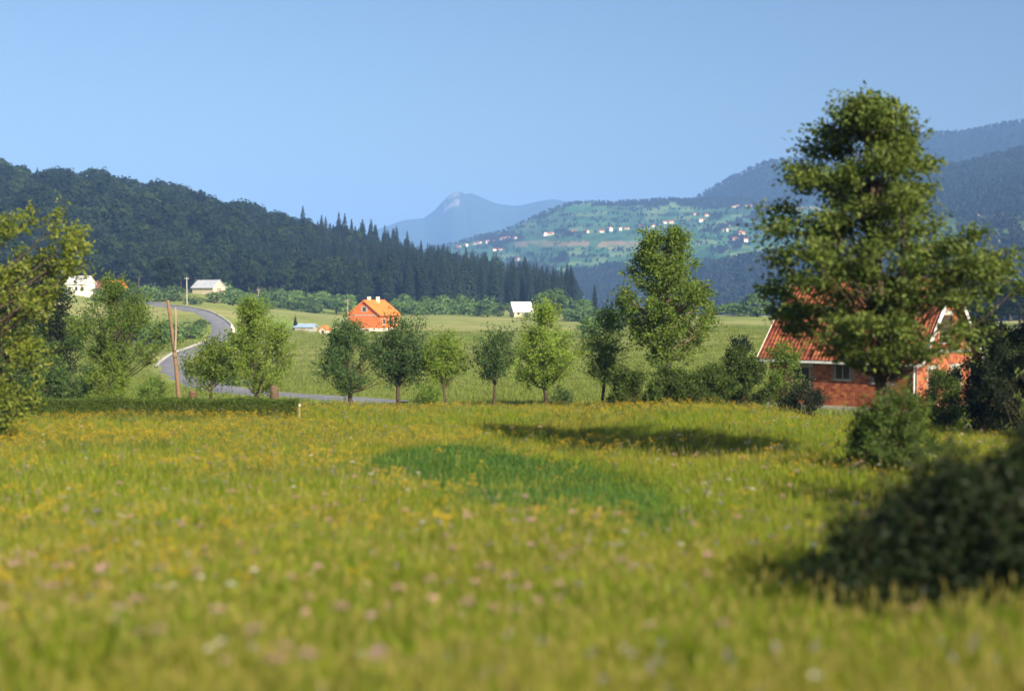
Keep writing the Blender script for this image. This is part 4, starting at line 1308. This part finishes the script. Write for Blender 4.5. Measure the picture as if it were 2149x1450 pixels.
bush('bush', 2240, 16.5, 400, 420, 'tallest dark bush cut by the right edge of the meadow', 'leaf_dark_shade', 120, 44, 0.075, 54, low=0.5, sl=0.4)
bush('bush', 900, 69.5, 56, 46, 'little round green bush between two fruit trees', 'leaf_plum', 16, 30, 0.09, 55)
bush('bush', 322, 68.5, 70, 64, 'loose young green bush left of the pole foot', 'leaf_plum', 20, 28, 0.09, 56)
bush('bush', 1180, 71, 40, 34, 'tiny green bush at the foot of the bright pointed fruit tree', 'leaf_plum_dark', 12, 26, 0.08, 57)
bush('bush', 225, 66, 100, 118, 'pale green shrub with thin stem in front of the large bushy tree', 'leaf_plum_bright', 34, 28, 0.10, 58, up=0.9)
bush('bush', 150, 67, 100, 150, 'dark green shrub between the golden tree and the large bushy tree', 'leaf_plum_dark', 40, 32, 0.11, 59)
bush('bush', 50, 66, 140, 170, 'broad dark green shrub at the left edge behind the hedge', 'leaf_plum_dark', 50, 34, 0.11, 60)
bush('bush', 100, 84, 140, 300, 'tall very dark bush behind the golden leaved tree', 'leaf_dark_shade', 70, 34, 0.15, 61, sl=0.6)
bush('bush', 0, 80, 160, 250, 'dark thicket bush at the left edge beneath golden leaves', 'leaf_dark_shade', 70, 34, 0.15, 62, sl=0.6)

# golden leafy tree leaning in at the left
GT = base(-40, 47)


def gold_env(z, a):
    r_ = np.interp(z, [0, 0.2, 0.35, 0.5, 0.62, 0.8, 0.93, 1], [1.2, 2.3, 2.7, 1.7, 2.8, 3.9, 3.7, 2.4])
    return 0.92 * r_ * (0.95 + 0.12 * math.sin(3 * a + 7 * z) + 0.1 * math.sin(5 * a - 9 * z))


plant_tree('golden_tree', GT, 13, 'yellow green leafy tree entering from the left edge', 'tree', 'leaf_gold', 'bark', H=at(0, 472, 47)[2] - GT[2], clear=0.8, env=gold_env, clumps=84, shoots=6, per=36, leaf=0.15,
           upright=0.55, trunk_r=0.18, shoot_len=0.65, shell=0.6)
# trees just beyond the right edge, whose shade lies over the dark bushes
plant_tree('ash_tree', (13.5, 19.0, hz(13.5, 19)), 14, 'tall dark tree outside the right edge shading the bushes', 'tree', 'leaf_dark_shade', 'bark', H=7.5, clear=0.8, env=oval(2.9, 0.4, 0.6, 0, 3), clumps=70, shoots=6, per=30, leaf=0.16, upright=0.5, trunk_r=0.16, shoot_len=0.6)

# clipped hedge
hx0, hx1, hy_ = ux(-60, 60), ux(625, 60), 60.0
rng = np.random.default_rng(9)
n_ = 46000
hp = np.stack([rng.uniform(hx0, hx1, n_), rng.uniform(-0.4, 0.4, n_), rng.random(n_) ** 0.7 * 0.97], 1)
face = rng.random(n_)
hp[:, 1] = np.where(face < 0.45, -0.4 + rng.normal(0, 0.035, n_), hp[:, 1])
hp[:, 2] = np.where((face > 0.45) & (face < 0.8), 0.94 + rng.normal(0, 0.045, n_) + 0.05 * np.sin(hp[:, 0] * 2.1), hp[:, 2])
hbase = height(hp[:, 0], np.full(n_, hy_))
org_x, org_z = (hx0 + hx1) / 2, hz((hx0 + hx1) / 2, hy_)
root = tag(empty('hedge', (org_x, hy_, org_z)), 'long low clipped green hedge along the far left edge of the meadow', 'hedge')
hp[:, 2] += hbase - org_z; hp[:, 0] -= org_x
b_ = MB(); leaves(b_, hp, rng.normal(0, 1, (n_, 3)) + np.array([0, -0.2, 0.6]), 0.075, rng, 0.6); b_.build('foliage', M['leaf_hedge'], root)
b_ = MB()
for i in range(120):
    x = rng.uniform(hx0, hx1); z0 = hz(x, hy_) - org_z
    b_.tube([(x - org_x, 0, z0 - 0.1), (x - org_x + rng.normal(0, 0.1), rng.normal(0, 0.15), z0 + 0.7)], [0.018, 0.006], 4)
b_.build('stems', M['bark'], root)

# leaning pole with a second thin pole tied to it
D = 67.0
P0, P1 = at(378, 842, D), at(352, 630, D)
b0 = base(378, D)
root = tag(empty('wooden_pole', b0), 'leaning reddish wooden pole with a thinner strut behind the hedge', 'pole')
o0 = np.array(b0)
rngp = np.random.default_rng(3)
path = bez(np.array([0, 0, -0.5]), (P1 - o0) * 0.5 + np.array([0.10, 0, 0]), P1 - o0, 9)
b_ = MB(); b_.tube(path, np.linspace(0.105, 0.075, 9), 9); b_.build('pole', M['wood_pole'], root, True)
S0, S1 = at(366, 735, D) - o0, at(369, 645, D) - o0
b_ = MB(); b_.tube(bez(S0 + (0.05, -0.12, 0), (S0 + S1) / 2 + (0.1, -0.1, 0), S1 + (0, -0.1, 0), 6), np.linspace(0.055, 0.04, 6), 7); b_.build('strut', M['wood_grey'], root, True)
b_ = MB()
for i in range(3):
    z = 2.7 + i * 0.06; c_ = np.array([np.interp(z, path[:, 2], path[:, 0]), np.interp(z, path[:, 2], path[:, 1]), z])
    a_ = np.linspace(0, 6.283, 13)
    b_.tube(c_ + np.stack([0.13 * np.cos(a_) + 0.03, 0.14 * np.sin(a_) - 0.05, 0.02 * np.sin(a_)], 1), 0.02, 5)
b_.build('rope_binding', M['wood_grey'], root, True)


def stump(px_, D, w_px, top_row, label, m):
    b0 = base(px_, D); h_ = at(px_, top_row, D)[2] - b0[2]; r_ = w_px / 2 / FPX * D
    root = tag(empty('tree_stump', b0), label, 'stump')
    b_ = MB(); rg_ = np.random.default_rng(px_)
    n1 = 14; zz = np.array([-0.2, 0.05, h_ * 0.4, h_ * 0.8, h_]); rr_ = np.array([1.25, 1.12, 0.98, 0.96, 0.94]) * r_
    b_.tube(np.stack([rg_.normal(0, 0.012, 5), rg_.normal(0, 0.012, 5), zz], 1), rr_, n1)
    b_.build('bark', M[m], root, True)
    b_ = MB(); b_.tube([(0, 0, h_ - 0.01), (0.01, 0, h_ + 0.035)], [r_ * 0.84, r_ * 0.8], n1); b_.build('cut_face', M['wood_pole'], root)


stump(403, 63.5, 17, 822, 'short dark tree stump behind the hedge right of the pole', 'wood_brown')
stump(575, 63.0, 19, 812, 'taller brown tree stump behind the right end of the hedge', 'stump_bark')
b0 = base(627, 59.4)
root = tag(empty('marker_stake', b0), 'thin whitish stake at the right end of the hedge', 'stake')
b_ = MB(); b_.tube([(0, 0, -0.2), (0.01, 0, 0.4), (0.015, 0, 0.8)], [0.03, 0.03, 0.027], 6); b_.build('stake', M['wood_grey'], root)
b_ = MB(); b_.tube([(0.015, 0, 0.74), (0.015, 0, 0.83)], [0.036, 0.034], 6); b_.build('painted_tip', M['white_paint'], root)
for (px_, D) in ((487, 281), (490, 274)):
    r = tag(empty('guard_stone', base(px_, D)), 'white guard stone on the outside of the upper road bend', 'guard stone', 'white guard stones on the road bend')
    b_ = MB(); b_.tube([(0, 0, -0.3), (0, 0, 0.7), (0, 0, 0.95)], [0.28, 0.24, 0.12], 8); b_.build('stone', M['white_wall'], r)

# ------------------------------------------------------------------ meadow
def tuft(seed, n_=14, h=(0.35, 0.75), w=0.011, spread=0.13, bend=0.35, seeds=0, mats=('grass', 'seed_head')):
    rng = np.random.default_rng(seed); b_ = MB()
    for i in range(n_):
        az = rng.random() * 6.283; o_ = np.array([math.cos(az), math.sin(az), 0]); s_ = np.array([-math.sin(az), math.cos(az), 0])
        p0 = np.array([*rng.normal(0, spread, 2), -0.05]); H_ = rng.uniform(*h); bd = bend * H_ * rng.uniform(0.2, 1.3); ww = w * rng.uniform(0.7, 1.4)
        c = [p0 + np.array([0, 0, H_ * f]) + o_ * bd * f ** 2.2 for f in (0, 0.45, 0.8, 1.0)]
        if rng.random() < 0.3: c[3] = c[3] - np.array([0, 0, H_ * 0.1])
        v = [c[0] - s_ * ww, c[0] + s_ * ww, c[1] + s_ * ww * .9, c[1] - s_ * ww * .9, c[2] + s_ * ww * .6, c[2] - s_ * ww * .6, c[3]]
        b_.add(v, [(0, 1, 2, 3), (3, 2, 4, 5)], 0)
        b_.f.append((np.array([(5, 4, 6)]) + b_.n - 7, 0))
    for i in range(seeds):
        az = rng.random() * 6.283; p0 = np.array([*rng.normal(0, spread, 2), 0]); H_ = h[1] * rng.uniform(0.95, 1.35)
        lean = np.array([math.cos(az), math.sin(az), 0]) * H_ * rng.uniform(0.03, 0.25)
        c = [p0, p0 + lean * 0.35 + (0, 0, H_ * 0.6), p0 + lean + (0, 0, H_)]
        b_.tube(c, [0.004, 0.003, 0.002], 3, 0)
        d = norm((c[2] - c[1])[None])[0]
        for a2 in (0, 2.1, 4.2):
            s_ = np.array([math.cos(a2), math.sin(a2), 0]) * 0.014
            b_.add([c[2] - d * 0.10, c[2] - d * 0.03 + s_, c[2] + d * 0.05, c[2] - d * 0.03 - s_ * 0.2], [(0, 1, 2, 3)], 1)
    return proto('tuft_kind', b_, [M[mats[0]], M[mats[1]]])


def flower(seed, kind):
    rng = np.random.default_rng(seed); b_ = MB()
    H_ = {'y': 0.72, 'p': 0.78, 'w': 0.72, 'v': 0.66}[kind]
    k = {'y': 8, 'p': 1, 'w': 1, 'v': 2}[kind]
    for i in range(k):
        tip = np.array([*rng.normal(0, 0.075 if kind == 'y' else 0.05, 2), H_ * rng.uniform(0.85, 1.12)])
        b_.tube([np.zeros(3), tip * (0.4, 0.4, 0.6), tip], [0.004, 0.003, 0.002], 3, 0)
        if kind in 'yv':
            r_ = 0.022 if kind == 'y' else 0.024
            for j in range(6):
                a = j * 1.047 + rng.random(); o_ = np.array([math.cos(a), math.sin(a), 0.5]); s_ = np.array([-math.sin(a), math.cos(a), 0]) * r_ * 0.55
                z_ = np.array([0, 0, rng.uniform(-0.02, 0.02)])
                b_.add([tip + z_, tip + z_ + o_ * r_ * 0.6 + s_, tip + z_ + o_ * r_ * 1.15, tip + z_ + o_ * r_ * 0.6 - s_], [(0, 1, 2, 3)], 1)
        else:
            R_ = 0.055 if kind == 'p' else 0.05
            m_ = 34
            for j in range(m_):
                rr = R_ * math.sqrt((j + 0.5) / m_); a = j * 2.4
                c = tip + np.array([rr * math.cos(a), rr * math.sin(a), 0.03 - 0.5 * rr + rng.normal(0, 0.004)])
                sz = 0.011
                u_ = norm(rng.normal(0, 1, (1, 3)) * 0.4 + np.array([[1, 0, 0]]))[0] * sz; w_ = np.array([-u_[1], u_[0], rng.normal(0, 0.004)])
                b_.add([c - u_, c - w_, c + u_, c + w_], [(0, 1, 2, 3)], 1)
                if j % 4 == 0: b_.tube([tip - (0, 0, 0.06), c - (0, 0, 0.003)], 0.0015, 3, 0)
    for i in range(5):
        z_ = rng.uniform(0.05, 0.5) * H_; a = rng.random() * 6.283; o_ = np.array([math.cos(a), math.sin(a), 0.5]); s_ = np.array([-math.sin(a), math.cos(a), 0]) * 0.012
        c = np.array([0, 0, z_]); b_.add([c, c + o_ * 0.05 + s_, c + o_ * 0.12, c + o_ * 0.05 - s_], [(0, 1, 2, 3)], 0)
    return proto('flower_kind', b_, [M['stem'], M[{'y': 'petal_yellow', 'p': 'petal_pink', 'w': 'petal_white', 'v': 'petal_violet'}[kind]]])


def wedge_points(n_, d0, d1, margin=0.47, power=1.0, seed=1):
    rng = np.random.default_rng(seed)
    y = np.exp(rng.uniform(math.log(d0), math.log(d1), n_ * 3)); keep = rng.random(len(y)) < (y / d1) ** power
    y = y[keep][:n_]
    x = rng.uniform(-margin, margin, len(y)) * y
    return x, y


PATCH = [(765, 996), (805, 968), (870, 944), (960, 936), (1040, 958), (1130, 968), (1210, 978), (1290, 1005), (1360, 1025), (1430, 1062), (1475, 1100), (1420, 1125), (1320, 1118), (1230, 1098), (1130, 1086), (1050, 1072), (960, 1050), (880, 1026), (815, 1010)]


def ground_hit(px_, row_):
    lo, hi = 6.0, 70.0
    d = np.linspace(lo, hi, 400)
    P = np.array([at(px_, row_, v) for v in d])
    g = height(P[:, 0], P[:, 1])
    return P[int(np.argmin(np.abs(P[:, 2] - g - 0.3)))][:2]


PW = np.array([ground_hit(*p_) for p_ in PATCH])


def in_poly(x, y, P):
    r = np.zeros(len(x), bool); j = len(P) - 1
    for i in range(len(P)):
        c = ((P[i, 1] > y) != (P[j, 1] > y)) & (x < (P[j, 0] - P[i, 0]) * (y - P[i, 1]) / (P[j, 1] - P[i, 1] + 1e-9) + P[i, 0])
        r ^= c; j = i
    return r


def house_clear(x, y):
    d = np.stack([x - hc[0], y - hc[1]], 1)
    return (np.abs(d @ tdir) > HL / 2 + 0.1) | (np.abs(d @ gdir) > HW / 2 + 0.1)


TUFTS = [tuft(500 + i, 22, (0.32, 0.72), 0.0068, 0.19, 0.4, 1 if i < 2 else 0) for i in range(4)] + [tuft(510 + i, 22, (0.28, 0.62), 0.008, 0.2, 0.5, 0) for i in range(2)]
x, y = wedge_points(85000, 7, 70, 0.47, 0.62)
jit = RNG.normal(0, 0.35, len(x)); wob = fbm(x * 0.8, y * 0.8, 3)
k_ = (~in_poly(x + jit * 0.5, y + jit, PW) | (RNG.random(len(x)) < 0.14)) & house_clear(x, y)
x, y, wob = x[k_], y[k_], wob[k_]
s_ = (0.72 + 0.7 * (wob - 0.2)) * RNG.uniform(0.8, 1.2, len(x)) * np.interp(y, [7, 36, 52], [1.0, 0.9, 0.62])
scatter('meadow_grass', np.stack([x, y, height(x, y)], 1), zrot(len(x), 0.1), s_, TUFTS, 'tall yellow green meadow grass with ripe seed heads')
# clover patch
x, y = wedge_points(60000, 22, 50, 0.25, 0.9, 3)
jit = RNG.normal(0, 0.5, len(x)); k_ = in_poly(x + jit, y + jit, PW)
x, y = x[k_], y[k_]
CL = [tuft(600 + i, 24, (0.22, 0.42), 0.011, 0.15, 0.55, 0, ('clover', 'seed_head')) for i in range(3)]
kk = RNG.random(len(x)) < min(1.0, 14000 / max(len(x), 1))
x, y = x[kk], y[kk]
scatter('clover_patch', np.stack([x, y, height(x, y)], 1), zrot(len(x), 0.1), RNG.uniform(0.9, 1.35, len(x)), CL, 'patch of low dense emerald green plants in the middle of the meadow')
# flowers
x, y = wedge_points(34000, 14, 66, 0.45, 1.4, 4)
pxs = CXP + FPX * x / y
dens = np.interp(y, [14, 26, 36, 48, 66], [0.03, 0.12, 0.55, 0.9, 1.0]) * np.clip((fbm(x * 0.22, y * 0.22, 3) - 0.36) * 4.5, 0.02, 1) * np.interp(pxs, [0, 500, 800, 1200, 1500, 1700, 2149], [1, 0.9, 0.55, 0.6, 0.55, 0.18, 0.05])
k_ = (RNG.random(len(x)) < dens * 0.85) & ~(in_poly(x, y, PW) & (RNG.random(len(x)) < 0.93)) & house_clear(x, y)
x, y = x[k_], y[k_]
scatter('yellow_wildflowers', np.stack([x, y, height(x, y)], 1), zrot(len(x), 0.08), RNG.uniform(0.8, 1.25, len(x)) * np.interp(y, [30, 52], [1.0, 0.68]), [flower(700 + i, 'y') for i in range(3)], 'yellow wildflowers thick along the far part of the meadow')
for nm, kd, cnt, d0, d1, pw, lb, sd in (('pink_wildflowers', 'p', 420, 9, 45, 0.55, 'pale pink flower heads in the near meadow grass', 5), ('white_wildflowers', 'w', 190, 9, 50, 0.6, 'whitish flower heads scattered in the meadow grass', 6), ('violet_wildflowers', 'v', 1300, 10, 60, 0.9, 'violet flowers scattered in the meadow grass', 7)):
    x, y = wedge_points(cnt, d0, d1, 0.45, pw, sd)
    k_ = (fbm(x * 0.3 + sd, y * 0.3, 2) > 0.42) & ~in_poly(x, y, PW) & house_clear(x, y)
    x, y = x[k_], y[k_]
    scatter(nm, np.stack([x, y, height(x, y)], 1), zrot(len(x), 0.1), RNG.uniform(0.85, 1.25, len(x)), [flower(720 + 5 * sd + i, kd) for i in range(3)], lb)
# pasture beyond the meadow edge
PT = [tuft(540 + i, 22, (0.15, 0.42), 0.013, 0.34, 0.5, 0, ('pasture', 'seed_head')) for i in range(3)]
x, y = wedge_points(36000, 66, 300, 0.42, 0.75, 8)
dr = np.min(np.hypot(x[:, None] - RC[None, ::4, 0], y[:, None] - RC[None, ::4, 1]), 1)
k_ = (dr > 3.4) & house_clear(x, y)
x, y = x[k_], y[k_]
scatter('pasture_grass', np.stack([x, y, height(x, y)], 1), zrot(len(x), 0.1), RNG.uniform(0.7, 1.3, len(x)) * np.interp(y, [66, 300], [0.8, 1.3]), PT, 'short rough grass of the pasture beyond the meadow')

# ------------------------------------------------------------------ haze
mb = MB(); mb.box((-9000, -1500, -90), (9000, 9500, 570))
hazem = bpy.data.materials.new('haze'); hazem.use_nodes = True
hn = hazem.node_tree; hn.nodes.clear()
ho = hn.nodes.new('ShaderNodeOutputMaterial'); pv = hn.nodes.new('ShaderNodeVolumePrincipled')
pv.inputs['Color'].default_value = HAZE_COLOR
pv.inputs['Density'].default_value = HAZE_DENSITY
pv.inputs['Anisotropy'].default_value = -0.25
hn.links.new(pv.outputs[0], ho.inputs['Volume'])
tag(mb.build('haze', hazem), 'thin blue haze filling the valley', None, None, 'stuff')
print('TRIS', sum(len(o.data.loops) - 2 * len(o.data.polygons) for o in COL.objects if o.type == 'MESH' and not (o.data.users > 1)), 'OBJS', len(COL.objects))
